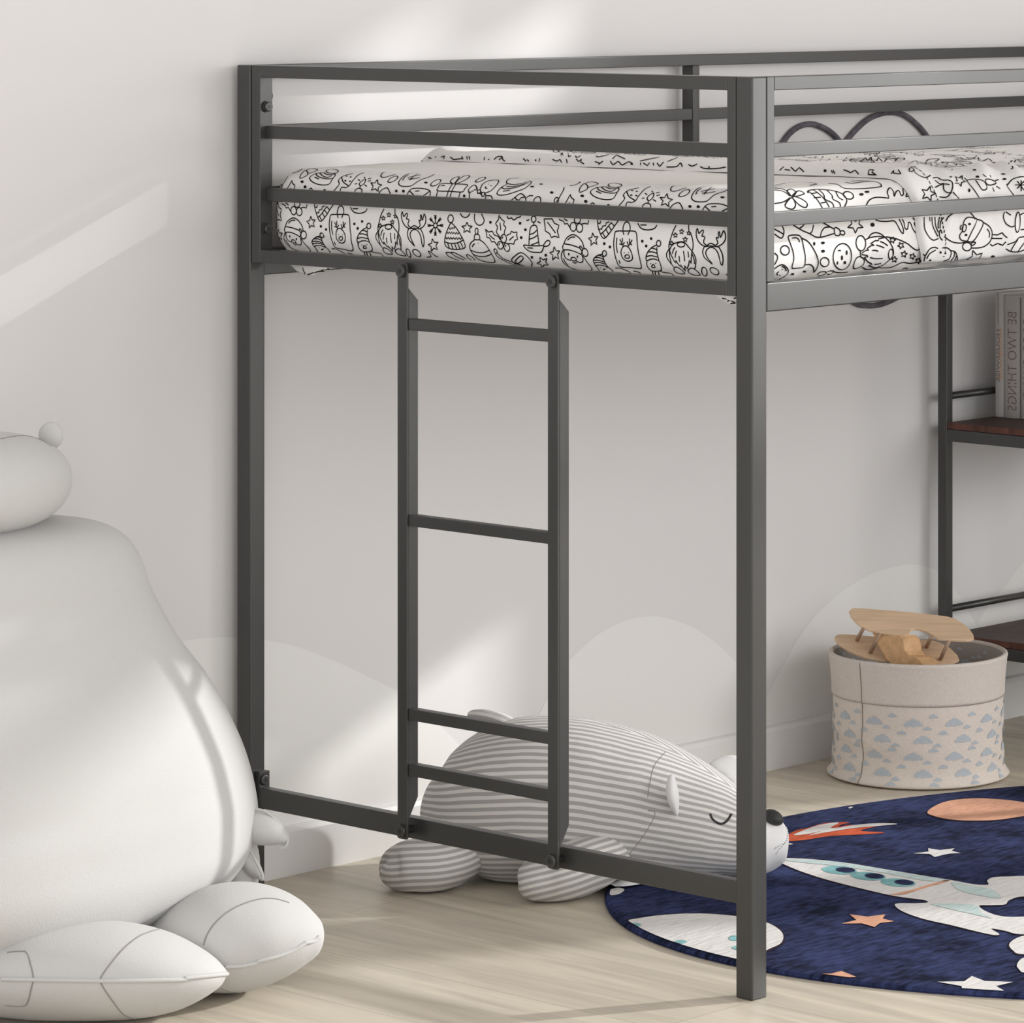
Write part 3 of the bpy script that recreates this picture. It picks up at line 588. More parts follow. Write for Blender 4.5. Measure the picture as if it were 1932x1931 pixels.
SIDE = {
 (1450, 390): [
  ('e', 297, 797, 80, 86, -20), ('e', 1020, 1010, 80, 82), ('c', [(355, 560), (395, 525), (480, 518), (560, 530), (605, 600), (640, 760), (665, 900), (662, 1040), (630, 1100), (540, 1115), (428, 1112), (455, 980), (450, 850), (400, 690)]), ('s', [(430, 575), (500, 568), (545, 600), (565, 650)]),
  ('s', [(595, 572), (720, 640), (820, 780), (895, 950), (895, 1080), (838, 1185)]), ('s', [(660, 1060), (750, 1052), (815, 1110), (822, 1200)]),
  ('s', [(105, 1130), (220, 1060), (300, 1082), (357, 1160), (330, 1240), (220, 1308), (180, 1332)]), ('s', [(190, 1180), (150, 1215), (165, 1248)]), ('d', 245, 1145, 12, 12), ('d', 205, 1250, 12, 12), ('s', [(240, 1085), (290, 1110), (320, 1170)]),
  ('d', 437, 1225, 28, 20), ('d', 652, 1180, 32, 20), ('s', [(440, 330), (600, 430), (750, 495), (860, 555), (990, 550), (1190, 490)]), ('c', [(1200, 385), (1290, 420), (1295, 515), (1215, 518)]), ('e', 1345, 478, 44, 38, 30), ('l', [(980, 290), (1195, 412)]), ('s', [(815, 330), (795, 440), (750, 495)]), ('s', [(1110, 372), (1020, 385), (965, 455), (940, 548)]), ('s', [(560, 395), (610, 365), (650, 320)]),
  ('S', 1580, 335, 150, 180), ('d', 1890, 330, 38, 36), ('e', 1342, 910, 168, 238, 4), ('d', 1290, 800, 30, 14), ('d', 1422, 838, 16, 44), ('d', 1335, 930, 18, 46), ('d', 1255, 1025, 12, 34), ('d', 1388, 1018, 24, 30),
  ('d', 830, 677, 20, 34), ('d', 988, 662, 34, 28), ('d', 990, 812, 34, 28), ('e', 1680, 667, 88, 138, -4), ('c', [(1640, 910), (1700, 925), (1745, 980), (1720, 1060), (1640, 1110), (1560, 1128), (1545, 1080), (1580, 970)]), ('l', [(1670, 803), (1675, 912)]),
  ('s', [(105, 410), (180, 450), (265, 500)]), ('s', [(240, 340), (278, 440), (262, 540), (215, 572), (105, 500)]), ('s', [(105, 845), (160, 900), (150, 980), (105, 1060)]),
  ('s', [(890, 1240), (930, 1195), (1010, 1180), (1050, 1200), (1000, 1240), (900, 1262)]), ('s', [(1060, 1190), (1130, 1165), (1190, 1180), (1120, 1230), (1060, 1225)]), ('s', [(1190, 1185), (1300, 1200), (1440, 1190)])],
 (1620, 390): [
  ('l', [(50, 852), (130, 795), (182, 790), (150, 765), (230, 708), (285, 708), (218, 672), (300, 620), (362, 620), (362, 588), (480, 560)]), ('l', [(50, 872), (150, 888), (172, 912), (95, 920), (160, 1000), (245, 1048), (175, 1072), (300, 1112), (450, 1060), (570, 960)]),
  ('s', [(480, 560), (560, 645), (620, 760), (632, 870), (580, 958)]), ('e', 583, 865, 42, 92, 5), ('s', [(490, 552), (560, 560), (700, 592), (880, 672), (980, 750), (1065, 792), (1160, 740)]), ('s', [(380, 1108), (480, 1112), (620, 1095), (740, 1035), (820, 1012), (930, 1032), (1150, 1000)]),
  ('s', [(120, 605), (190, 570), (300, 548), (400, 545), (480, 560)]), ('s', [(170, 575), (230, 500), (310, 475), (400, 500), (480, 560)]), ('s', [(60, 1100), (150, 1140), (300, 1125), (380, 1100)]),
  ('s', [(390, 635), (460, 665), (530, 715)]), ('s', [(320, 700), (400, 725), (465, 752)]), ('s', [(245, 797), (300, 795), (355, 812)]), ('s', [(205, 925), (300, 945), (435, 942)]), ('s', [(285, 1045), (340, 1045), (405, 1032)]),
  ('S', 615, 610, 62, 15), ('S', 768, 708, 64, 190), ('S', 825, 865, 64, 10), ('S', 978, 905, 60, 20), ('S', 650, 960, 60, 5), ('S', 1080, 985, 60, 20),
  ('s', [(300, 240), (400, 268), (520, 270), (640, 262), (700, 330), (760, 445), (808, 490), (812, 420), (780, 320), (735, 225)]), ('s', [(790, 225), (825, 300), (840, 390), (880, 412), (900, 350), (905, 290), (945, 305), (985, 410), (1045, 478), (1080, 440), (1030, 355), (1010, 295), (1100, 310)]), ('d', 250, 332, 38, 34),
  ('s', [(980, 205), (1020, 240), (1090, 240)]), ('s', [(790, 1140), (840, 1115), (900, 1135)])],
}
TOPF = {
 (1450, 260): [
  ('s', [(425, 570), (520, 555), (700, 572), (800, 612), (838, 680), (800, 760)]), ('l', [(425, 575), (580, 762)]), ('l', [(480, 560), (650, 745)]), ('l', [(455, 602), (520, 592)]), ('l', [(485, 645), (558, 640)]), ('l', [(560, 702), (610, 692)]), ('s', [(425, 570), (420, 590), (430, 590)]),
  ('s', [(540, 560), (590, 610), (605, 660), (680, 700), (700, 750)]), ('s', [(625, 565), (680, 620), (690, 660), (760, 700), (770, 750)]), ('s', [(720, 580), (750, 640), (800, 670)]), ('e', 856, 620, 56, 38, 20), ('d', 995, 610, 24, 14), ('d', 1055, 583, 26, 12),
  ('c', [(250, 632), (198, 575), (250, 553), (292, 590)]), ('c', [(255, 630), (320, 572), (382, 600), (320, 625)]), ('c', [(255, 635), (340, 652), (412, 705), (395, 750), (320, 715)]), ('c', [(245, 645), (175, 730), (250, 768), (290, 720)]), ('s', [(62, 540), (180, 562), (240, 625)]), ('s', [(62, 562), (160, 578), (232, 630)]), ('s', [(62, 708), (160, 690), (232, 645)]),
  ('s', [(640, 490), (740, 503), (820, 545), (1000, 548), (1180, 532), (1208, 512), (1160, 478), (1000, 462), (880, 470)]), ('s', [(820, 478), (900, 490), (1050, 470), (1120, 470)]), ('l', [(1350, 478), (1420, 455), (1480, 480), (1560, 490), (1450, 500)]),
  ('s', [(1290, 642), (1272, 585), (1300, 538), (1338, 580), (1345, 630), (1368, 580), (1398, 570), (1420, 620), (1445, 605), (1440, 552), (1470, 538), (1488, 580), (1470, 635), (1530, 608)]), ('s', [(1040, 740), (1080, 670), (1160, 640), (1290, 650)]),
  ('l', [(62, 515), (180, 488), (400, 480), (520, 500), (440, 515)])]}
HEM = {
 (1450, 260): [('S', 1710, 602, 82, 15), ('l', [(120, 352), (165, 312)]), ('l', [(175, 342), (232, 350)]), ('l', [(240, 318), (290, 362), (330, 322), (382, 366)]), ('d', 608, 355, 17, 15), ('l', [(672, 348), (690, 382)]), ('l', [(692, 348), (715, 385)]), ('l', [(805, 345), (850, 358), (880, 375), (930, 350), (970, 392)]), ('l', [(1070, 395), (1080, 345), (1130, 348), (1110, 370), (1160, 400), (1070, 395)]), ('l', [(1315, 390), (1345, 350), (1340, 382), (1420, 392), (1390, 345)]),
  ('s', [(1575, 310), (1515, 330), (1510, 365), (1560, 355), (1545, 330)]), ('s', [(1560, 365), (1610, 405), (1680, 430), (1735, 405)]), ('l', [(540, 250), (585, 205)]), ('l', [(620, 250), (660, 230), (645, 255)]), ('l', [(700, 250), (740, 205)]), ('l', [(800, 255), (850, 205), (905, 210), (870, 250)]), ('l', [(985, 262), (1040, 215), (1060, 250), (1100, 210), (1110, 265)]), ('l', [(1150, 262), (1180, 215), (1230, 270), (1270, 230)]), ('s', [(1340, 275), (1390, 220), (1460, 225), (1380, 275)]), ('s', [(1490, 285), (1580, 250), (1600, 285)]), ('s', [(1680, 270), (1720, 235), (1830, 230), (1740, 275), (1680, 270)])],
 (1040, 280): [('l', [(15, 115), (60, 130), (90, 115), (110, 145)]), ('l', [(155, 110), (165, 150)]), ('l', [(255, 110), (280, 135), (310, 110), (300, 140), (335, 158)]), ('s', [(170, 50), (185, 90), (230, 50), (260, 95), (320, 60)]), ('d', 108, 65, 14, 16), ('l', [(445, 135), (490, 150), (480, 165), (525, 130)]), ('s', [(600, 130), (630, 165), (680, 135), (720, 168), (780, 140), (820, 150)]), ('d', 818, 160, 14, 10), ('l', [(910, 145), (905, 172)]), ('l', [(935, 150), (975, 175), (1000, 145)]), ('l', [(1035, 145), (1040, 175)]), ('l', [(1075, 150), (1100, 185), (1140, 140)]), ('s', [(1170, 190), (1270, 185), (1310, 150), (1330, 190)]), ('s', [(1390, 165), (1430, 180), (1480, 160)]), ('s', [(1510, 185), (1560, 205), (1680, 205), (1770, 190)]), ('d', 1600, 190, 10, 8), ('l', [(620, 110), (660, 70), (750, 110)]), ('l', [(430, 70), (480, 90), (590, 65)]), ('l', [(900, 130), (1100, 90)]), ('l', [(1180, 135), (1280, 95)])],
 (860, 290): [('l', [(115, 60), (140, 105)]), ('l', [(205, 50), (215, 110)]), ('l', [(245, 50), (260, 110)]), ('l', [(525, 65), (520, 120)]), ('d', 605, 108, 14, 12), ('s', [(700, 110), (760, 60), (850, 60), (790, 115)]), ('l', [(850, 60), (860, 110), (900, 140)]), ('l', [(1230, 90), (1290, 145)]), ('d', 1460, 122, 16, 18), ('l', [(1535, 85), (1520, 150)]), ('l', [(1300, 110), (1340, 140)])],
 (680, 290): [('l', [(1115, 115), (1130, 140)]), ('l', [(1240, 70), (1300, 90)]), ('d', 1378, 62, 14, 12), ('l', [(1470, 65), (1540, 45), (1520, 100)]), ('l', [(1640, 60), (1700, 110), (1860, 90), (1850, 50)])],
}
BORD = {
 (1620, 390): [('s', [(1190, 190), (1200, 400), (1280, 555), (1360, 612), (1450, 580)]), ('s', [(1330, 190), (1350, 360), (1440, 545)]), ('s', [(1385, 190), (1400, 350), (1450, 470)]), ('s', [(1470, 190), (1445, 330), (1450, 400)]), ('l', [(1290, 190), (1295, 270)]), ('s', [(1180, 860), (1215, 890), (1290, 775), (1380, 742), (1440, 765)]), ('s', [(1215, 890), (1190, 1000)]), ('s', [(1240, 950), (1290, 860), (1400, 790)]),
  ('s', [(1465, 480), (1490, 420), (1520, 490)]), ('s', [(1465, 480), (1480, 560), (1530, 615)]), ('s', [(1550, 200), (1490, 280), (1480, 400)]), ('d', 1300, 975, 22, 16), ('s', [(1230, 1085), (1290, 1065), (1330, 1090)])]}
BLK = {
 (1760, 260): [
  ('s', [(180, 1170), (215, 1110), (280, 1060)]), ('s', [(160, 1385), (260, 1455), (380, 1475), (480, 1450)]), ('s', [(590, 1140), (560, 1090), (520, 1050)]), ('s', [(480, 1450), (395, 1432), (372, 1370), (410, 1300), (430, 1180), (480, 1118), (560, 1118), (612, 1140), (590, 1220), (540, 1320), (480, 1450)]),
  ('e', 437, 1265, 28, 52, 10), ('d', 510, 1207, 18, 18), ('d', 462, 1360, 18, 18), ('s', [(400, 1220), (382, 1250), (388, 1290)]), ('s', [(612, 1140), (702, 1185), (650, 1320), (560, 1450), (480, 1450)]),
  ('s', [(702, 1185), (790, 1245), (828, 1340), (800, 1450), (720, 1520), (640, 1542), (540, 1545)]), ('e', 475, 1525, 62, 58), ('c', [(540, 1470), (595, 1465), (570, 1500), (540, 1505)]), ('s', [(755, 1275), (790, 1330), (785, 1400)]),
  ('l', [(835, 1355), (900, 1362), (968, 1330), (1000, 1370), (1040, 1400)]), ('l', [(800, 1490), (830, 1515), (905, 1480), (975, 1505), (1020, 1455)]), ('l', [(820, 1410), (970, 1412)]),
  ('S', 595, 1690, 120, -20), ('d', 838, 1665, 28, 20), ('S', 375, 605, 82, 170), ('d', 250, 552, 18, 10), ('d', 585, 455, 26, 10), ('d', 625, 550, 26, 16), ('d', 508, 740, 16, 26), ('d', 985, 513, 34, 10), ('d', 1000, 583, 30, 14),
  ('c', [(735, 595), (780, 582), (850, 605), (880, 640), (800, 665), (750, 645)]), ('l', [(700, 515), (745, 555)]), ('l', [(798, 525), (812, 560)]), ('l', [(870, 602), (920, 590)]), ('l', [(885, 680), (940, 715)]), ('l', [(835, 695), (855, 755)]),
  ('s', [(475, 600), (560, 585), (690, 600), (750, 670), (745, 720), (690, 730), (640, 660), (600, 600)]), ('s', [(440, 560), (500, 640), (580, 740), (655, 855)]),
  ('s', [(0, 570), (60, 560), (130, 595), (230, 600), (275, 640), (265, 740), (200, 830), (90, 830)]), ('s', [(30, 700), (90, 670), (160, 650), (235, 660)]), ('s', [(150, 650), (150, 720), (190, 765), (265, 775)]), ('s', [(30, 600), (100, 650), (150, 640)]), ('l', [(280, 760), (370, 865)]),
  ('s', [(1030, 650), (1050, 700), (1140, 820)]), ('s', [(1040, 665), (1110, 590), (1200, 555), (1275, 550)]), ('m', [[(1150, 665), (1277, 665)], [(1180, 610), (1277, 740)], [(1235, 600), (1235, 755)], [(1180, 715), (1277, 610)]]),
  ('e', 1185, 1185, 34, 140, 3), ('s', [(1000, 1040), (985, 1110), (1020, 1200), (1095, 1248), (1140, 1235)]), ('s', [(1020, 1040), (1090, 1085)]), ('l', [(1225, 1285), (1277, 1285)]), ('l', [(1220, 1080), (1277, 1050)]),
  ('s', [(1040, 1495), (1150, 1455), (1200, 1400), (1277, 1385)]), ('s', [(1020, 1555), (1090, 1590), (1190, 1595), (1277, 1570)]), ('s', [(1090, 1580), (1130, 1510), (1190, 1420)]), ('s', [(1190, 1590), (1240, 1520), (1277, 1470)]),
  ('s', [(130, 1540), (190, 1540), (245, 1580), (250, 1640), (220, 1700), (150, 1720)]), ('s', [(250, 1580), (310, 1600), (340, 1680), (320, 1780)]), ('s', [(300, 1600), (290, 1670), (230, 1730), (170, 1730)]), ('s', [(330, 1650), (290, 1730), (220, 1760)]), ('d', 105, 1605, 14, 18), ('d', 172, 1618, 14, 12), ('d', 150, 1662, 10, 8),
  ('s', [(140, 350), (120, 345), (150, 345)]), ('s', [(185, 410), (210, 350), (270, 355)]), ('s', [(390, 280), (430, 310), (520, 305), (600, 275)]), ('s', [(640, 280), (640, 320), (700, 330), (780, 300), (840, 350), (880, 355)]), ('s', [(265, 455), (320, 400), (330, 370)]), ('l', [(1060, 370), (1110, 320)]), ('l', [(1130, 365), (1160, 315)]), ('s', [(1110, 400), (1120, 430), (1090, 445)]),
  ('d', 140, 350, 24, 8)],
}
def px_strokes(table, scale):
    out = []
    for (ox, oy), items in table.items():
        for it in items:
            st, fill = expand(it)
            for q in st: out.append(([(ox+x/scale, oy+y/scale) for x, y in q], fill))
    return out
LW = .00175
def fill_dot(mb, P_, N_):
    ok = [p for p in P_ if p is not None]
    if len(ok) < 6: return
    c = sum(ok, Vector())/len(ok)
    n = len(ok); mb.add([c]+ok, [(0, i+1, (i+1) % n+1) for i in range(n)], 1)
# unfolding of the end face (along X) and of the long side (along Y)
ZT, ZB = MZ1-R1, MZ0+R1
A0 = R1*math.pi/2
def unfold(h, z, edge):
    """h = horizontal coordinate, z height, edge = outer coordinate of the face"""
    cx_ = edge+R1
    if z > ZT:
        if h >= cx_: return A0+(ZT-ZB)+A0+(h-cx_)
        return A0+(ZT-ZB)+R1*math.atan2(z-ZT, cx_-h)
    if z >= ZB: return A0+(z-ZB)
    return A0-R1*math.atan2(ZB-z, max(1e-4, cx_-h))
def fold(s, edge):
    cx_ = edge+R1; L = ZT-ZB
    if s < A0: a = (A0-s)/R1; return (cx_-R1*math.cos(a), ZB-R1*math.sin(a)), (-math.cos(a), -math.sin(a))
    s -= A0
    if s < L: return (edge, ZB+s), (-1, 0)
    s -= L
    if s < A0: a = s/R1; return (cx_-R1*math.cos(a), ZT+R1*math.sin(a)), (-math.cos(a), math.sin(a))
    return (cx_+s-A0, MZ1), (0, 1)
def place(mb, stroke, fill, which, bvh, lw=LW, off=.0006):
    P_, N_ = [], []
    for s, t in stroke:
        if which == 'end':
            if not (MY0+.004 < t < MY1-.004) or s < .004: P_.append(None); N_.append(None); continue
            (h, z), (nh, nz) = fold(s, MX0); p = Vector((h, t, z)); n = Vector((nh, 0, nz))
        else:
            (h, z), (nh, nz) = fold(s, MY0); p = Vector((t, h, z)); n = Vector((0, nh, nz))
            if t < MX0+.004 or s < .004: P_.append(None); N_.append(None); continue
        hit = bvh.ray_cast(p+n*.05, -n)
        if hit[0] is None: P_.append(None); N_.append(None); continue
        nn = hit[1] if hit[1].dot(n) > 0 else -hit[1]
        P_.append(hit[0]+nn*off); N_.append(nn)
    if fill: fill_dot(mb, P_, N_)
    else: ribbon(mb, P_, N_, lw)
def unwrap(stroke, which, bvh):
    out = []
    for u, v in stroke:
        D = ray(u, v).normalized(); h = bvh.ray_cast(CAM, D)
        if h[0] is None: out.append(None); continue
        p = h[0]
        out.append((unfold(p.x, p.z, MX0), p.y) if which == 'end' else (unfold(p.y, p.z, MY0), p.x))
    return out
def dens(q, fill, st=.004):
    if fill: return q
    return [tuple(v) for v in resample([(a, b, 0) for a, b in q], st)]
def runs(q):
    cur = []; out = []
    for p in q:
        if p is None:
            if len(cur) > 1: out.append(cur)
            cur = []
        else: cur.append(p)
    if len(cur) > 1: out.append(cur)
    return out
p1 = mat_bvh.ray_cast(CAM, ray(558, 455).normalized())[0]; p2 = mat_bvh.ray_cast(CAM, ray(1083, 472).normalized())[0]
TILE = p1.y-p2.y
LIB = []
for q, fill in px_strokes(END, 9.66):
    w_ = unwrap(q, 'end', mat_bvh)
    for run in runs(w_):
        r2 = [(p[0], p[1]) for p in dens([(a, b) for a, b in run], fill)]
        LIB.append((r2, fill))
        for k in (-2, -1, 0, 1, 2):
            rr = [(a, b+k*TILE) for a, b in r2]
            if max(b for a, b in rr) < MY0 or min(b for a, b in rr) > MY1: continue
            place(mm, rr, fill, 'end', mat_bvh)
for q, fill in px_strokes(SIDE, 9.66)+px_strokes(TOPF, 5.682):
    for run in runs(unwrap(q, 'side', mat_bvh)):
        place(mm, [(p[0], p[1]) for p in dens(run, fill)], fill, 'side', mat_bvh, lw=.0019)
# repeat the printed tile over the top of the sheet
TS = .262
def in_view_lib():
    return [(q, f) for q, f in LIB if q]
for k in ():
    for n_ in (-1, 0, 1):
        for q, fill in LIB:
            rr = [(a+k*TS, b+n_*TILE+.13) for a, b in q]
            if min(b for a, b in rr) < .22 or min(a for a, b in rr) < .262 or max(a for a, b in rr) > .50 or max(b for a, b in rr) < MY0 or min(b for a, b in rr) > MY1: continue
            place(mm, rr, fill, 'end', mat_bvh)
# sheet corners that hang below the frame
def wedge(mb, pts, mi=0):
    pts = [Vector(p) for p in pts]; c = sum(pts, Vector())/len(pts); n = len(pts)
    off = Vector((.004, .002, 0))
    vs = pts+[p+off for p in pts]+[c-off*.6, c+off*1.6]
    fs = [(i, (i+1) % n, 2*n) for i in range(n)]+[(n+(i+1) % n, n+i, 2*n+1) for i in range(n)]+[(i, n+i, n+(i+1) % n, (i+1) % n) for i in range(n)]
    mb.add(vs, fs, mi)
wedge(mm, [at(u, v, 'X', .05) for u, v in ((545, 497), (560, 512), (580, 517), (590, 520), (600, 514), (614, 508), (640, 506), (640, 497))])
wedge(mm, [at(u, v, 'X', .03) for u, v in ((1352, 540), (1352, 560), (1372, 571), (1384, 575), (1394, 574), (1396, 540))])
for pts in ([(571, 503), (572, 510), (576, 518)], [(580, 519), (590, 515), (604, 512), (612, 512)], [(606, 512), (612, 506), (622, 508)]):
    P_ = [at(u, v, 'X', .0488) for u, v in pts]; ribbon(mm, P_, [Vector((-1, 0, 0))]*len(P_), .0018)
for pts in ([(1362, 563), (1374, 565), (1386, 571)], [(1372, 569), (1382, 564), (1392, 561)], [(1378, 573), (1388, 572)]):
    P_ = [at(u, v, 'X', .0288) for u, v in pts]; ribbon(mm, P_, [Vector((-1, 0, 0))]*len(P_), .0018)
mo = mm.build('mattress', ['sheet', 'ink'], None, smooth=True); recenter(mo)
tag(mo, 'white mattress in a fitted sheet printed with black christmas doodles', 'mattress')

# ================================================================ DUVET over the right part of the mattress
BX0, BX1 = .352, 2.035
def sm(t): t = max(0., min(1., t)); return t*t*(3-2*t)
L_ = (ZT-.966); TOPW = (MY1-MY0-2*R1)
def bprof(t):
    """arc length from the front bottom hem over the top to the back"""
    if t < L_: return (MY0, .966+t), (-1, 0), 'front'
    t -= L_
    if t < A0: a = t/R1; return (MY0+R1-R1*math.cos(a), ZT+R1*math.sin(a)), (-math.cos(a), math.sin(a)), 'arc'
    t -= A0
    if t < TOPW: return (MY0+R1+t, MZ1), (0, 1), 'top'
    t -= TOPW
    if t < A0: a = t/R1; return (MY1-R1+R1*math.sin(a), ZT+R1*math.cos(a)), (math.sin(a), math.cos(a)), 'arc'
    t -= A0
    return (MY1, ZT-t), (1, 0), 'back'
TT = L_+A0+TOPW+A0+.04
def ridge(x, t, ax, at_, bx, bt, w, h):
    """soft fold along a segment in (x, t)"""
    dx, dt = bx-ax, bt-at_; L2 = dx*dx+dt*dt; k = max(0, min(1, ((x-ax)*dx+(t-at_)*dt)/L2))
    d = math.hypot(x-ax-k*dx, t-at_-k*dt); return h*math.exp(-(d/w)**2)*math.sin(math.pi*min(1, max(0.05, k*.9+.08)))
FOLDS = [(.44, .12, .62, .30, .020, .012), (.50, .05, .66, .19, .016, .012), (.455, .02, .50, .15, .012, .014), (.62, .03, .70, .20, .014, .012), (.55, .40, 1.2, .46, .03, .010), (.62, .26, 1.3, .33, .022, .010),
         (.50, .60, 1.4, .56, .035, .008), (.80, .62, 1.9, .66, .04, .009), (.72, .02, .76, .14, .015, .010), (.9, .04, 1.0, .2, .02, .012), (1.1, .03, 1.15, .2, .02, .012)]
def hemx(t): return BX0+.050*max(0, 1-t/.9)+.006*math.sin(t*9)+.004*math.sin(t*31+1)+(.012*sm((.05-t)/.05))
def boff(x, t, reg):
    e = min(1., (x-hemx(t))/.014)
    roll = math.sqrt(max(0, 1-(1-e)**2)) if e > 0 else 0
    end = math.sqrt(max(0, 1-(1-min(1, t/.010))**2))
    bz = min(1, (TT-t)/.010); end2 = math.sqrt(max(0, 1-(1-bz)**2))
    th = .0095+.0060*math.exp(-((x-hemx(t))/.04)**2)
    # folded border along the hem
    bd = (x-hemx(t)); th += .0022*(sm(1-abs(bd-.025)/.03))
    w = .0022*noise.noise(Vector((x*14, t*14, 1)))+.0012*noise.noise(Vector((x*34, t*34, 4)))
    f = sum(ridge(x, t, *a) for a in FOLDS)
    fr = .0045+.006*math.exp(-((x-hemx(t))/.02)**2)+w*1.5+f*1.0+.0035*math.sin(x*62+t*20)*sm((x-hemx(t)-.05)/.05)
    if reg == 'front': th = max(.002, min(.0195, fr))
    elif reg == 'arc': k_ = (t-L_)/A0; th = max(.002, min(.022, fr*(1-k_)+(th+w+f)*k_))
    else: th = th+w*1.6+f+.003*max(0, noise.noise(Vector((x*5, t*7, 9))))
    return .0008+max(.001, th)*roll*max(.02, end)*max(.02, end2)
xs = [BX0-.004+i*.0018 for i in range(14)]; x_ = xs[-1]
while x_ < .80: x_ += .005; xs.append(x_)
while x_ < BX1: x_ += .015; xs.append(x_)
ts = [0, .0015, .003, .005, .0075, .010]; t_ = .010
while t_ < .26: t_ += .005; ts.append(t_)
while t_ < TT-.012: t_ += .009; ts.append(t_)
ts += [TT-.008, TT-.004, TT-.0015, TT]
bv_, bf_ = [], []
for i, x in enumerate(xs):
    for j, t in enumerate(ts):
        (y, z), (ny, nz), reg = bprof(t)
        xx = max(x, hemx(t)) if i else hemx(t)
        xx = hemx(t)+(x-BX0+.004) if i < 14 else x+ (hemx(t)-BX0+.004)*max(0, 1-(x-xs[13])/.1)
        o = boff(xx, t, reg); bv_.append(Vector((xx, y+ny*o, z+nz*o)))
nj = len(ts)
for i in range(len(xs)-1):
    for j in range(nj-1): bf_.append((i*nj+j, i*nj+j+1, (i+1)*nj+j+1, (i+1)*nj+j))
# far end hanging close
bv_ = [sag(v) for v in bv_]
bl_bvh = BVHTree.FromPolygons(bv_, bf_)
bm_ = MB(); bm_.add(bv_, bf_, 0)
for q, fill in px_strokes(BLK, 7.42)+px_strokes(BORD, 9.66)+px_strokes({k: v for k, v in HEM.items() if k == (1450, 260)}, 5.682)+px_strokes({k: v for k, v in HEM.items() if k == (1040, 280)}, 5.367)+px_strokes({k: v for k, v in HEM.items() if k[0] in (860, 680)}, 9.66):
    qq = [(p[0], p[1]) for p in resample([(a, b, 0) for a, b in q], 3)] if not fill else q
    P_, N_ = cast_px(bl_bvh, qq, .0008)
    P_ = [p if (p is not None and p.x > BX0) else None for p in P_]
    if all(p is None for p in P_): continue
    if fill: fill_dot(bm_, P_, N_)
    else: ribbon(bm_, P_, N_, .0018)
def place_bl(q, fill, fx, ft):
    P_, N_ = [], []
    for a, b in q:
        x, t = fx(a, b), ft(a, b)
        if not (hemx(t)+.002 < x < BX1-.01) or not (.004 < t < TT-.01): P_.append(None); N_.append(None); continue
        (y, z), (ny, nz), reg = bprof(t); n = Vector((0, ny, nz)); p = Vector((x, y, z))
        h = bl_bvh.ray_cast(p+n*.08, -n)
        if h[0] is None: P_.append(None); N_.append(None); continue
        nn = h[1] if h[1].dot(n) > 0 else -h[1]
        P_.append(h[0]+nn*.0008); N_.append(nn)
    if fill: fill_dot(bm_, P_, N_)
    else: ribbon(bm_, P_, N_, .0017)
# print on the border, on the top and along the side to the foot of the bed
for q, fill in LIB:
    if min(a for a, b in q) < .02: continue
    for k in range(5):
        for n_ in (-1, 0, 1, 2):
            x0 = BX0-.055+k*.262; sh = n_*TILE+.21*k
            tt = [(L_+A0*.8+ .02+(b+sh)) for a, b in q]
            lo, hi = min(tt), max(tt)
            if hi < L_+A0*1.15 or lo > TT or (k == 0): continue
            xs_ = [x0+a for a, b in q]
            if k > 0 and lo < .17 and min(xs_) < .70: continue
            place_bl(q, fill, lambda a, b: x0+a, lambda a, b: L_+A0*.8+.02+b+sh)
for q, fill in LIB:   # side, drawn sideways, beyond the traced part
    for k in range(3):
        bx = [(.25+k*TILE-b+.80) for a, b in q]
        if min(bx) < .70: continue
        place_bl(q, fill, lambda a, b: .25+k*TILE-b+.80, lambda a, b: a*1.0-.01)
# stitched border line
for j in range(0, 60):
    t0 = .012+j*.006
    (y, z), (ny, nz), reg = bprof(t0)
    place_bl([(hemx(t0)+.050, t0), (hemx(t0)+.050, t0+.0042)], False, lambda a, b: a, lambda a, b: b)
bo = bm_.build('duvet', ['bedding', 'ink'], None, smooth=True); recenter(bo)
tag(bo, 'white duvet with black christmas doodles spread over the mattress behind its folded hem', 'duvet')

# ================================================================ SHELF UNIT under the bed
sx, sy1, syD = 1.6745, 1.018, .36
shelf = tag(empty('shelf_unit', (sx, sy1, 0)), 'dark metal shelf unit with walnut boards standing under the bed by the wall', 'shelf unit')
PW, PD = .0172, .0205
sxr = 2.03
for x0 in (sx, sxr-PW):
    for y0 in (sy1-PD, sy1-syD):
        bar('post', x0, x0+PW, y0, y0+PD, 0, .9225, parent=shelf, bev=.0012)
for zt in (.5675, .1875):
    b0 = MB(); y0, y1 = sy1-syD+PD, sy1-PD
    b0.box(sx+.0008, sx+PW, y0, y1, zt-.034, zt-.0125, .0012); b0.box(sxr-PW, sxr-.0008, y0, y1, zt-.034, zt-.0125, .0012)
    b0.box(sx+PW, sxr-PW, sy1-syD+.001, sy1-syD+.019, zt-.034, zt-.0125, .0012); b0.box(sx+PW, sxr-PW, sy1-.019, sy1-.001, zt-.034, zt-.0125, .0012)
    o = b0.build('shelf_frame', 'metal', shelf); bevshade(o)
    bd = MB(); bd.box(sx+.0012, sxr-.0012, y0+.0006, y1-.0006, zt-.0118, zt, .0006)
    bo_ = bd.build('shelf_board', ['walnut', 'walnut_edge'], shelf)
    for p in bo_.data.polygons:
        if abs(p.normal.z) < .5: p.material_index = 1
for z in (.6130, .2290):
    mb = MB(); mb.cyl((sx+PW-.0005, sy1-.010, z), (sxr-PW+.0005, sy1-.010, z), .0064, 18); o = mb.build('back_rail', 'metal', shelf, smooth=True); o.data.polygons.foreach_set('use_smooth', [True]*len(o.data.polygons)); 

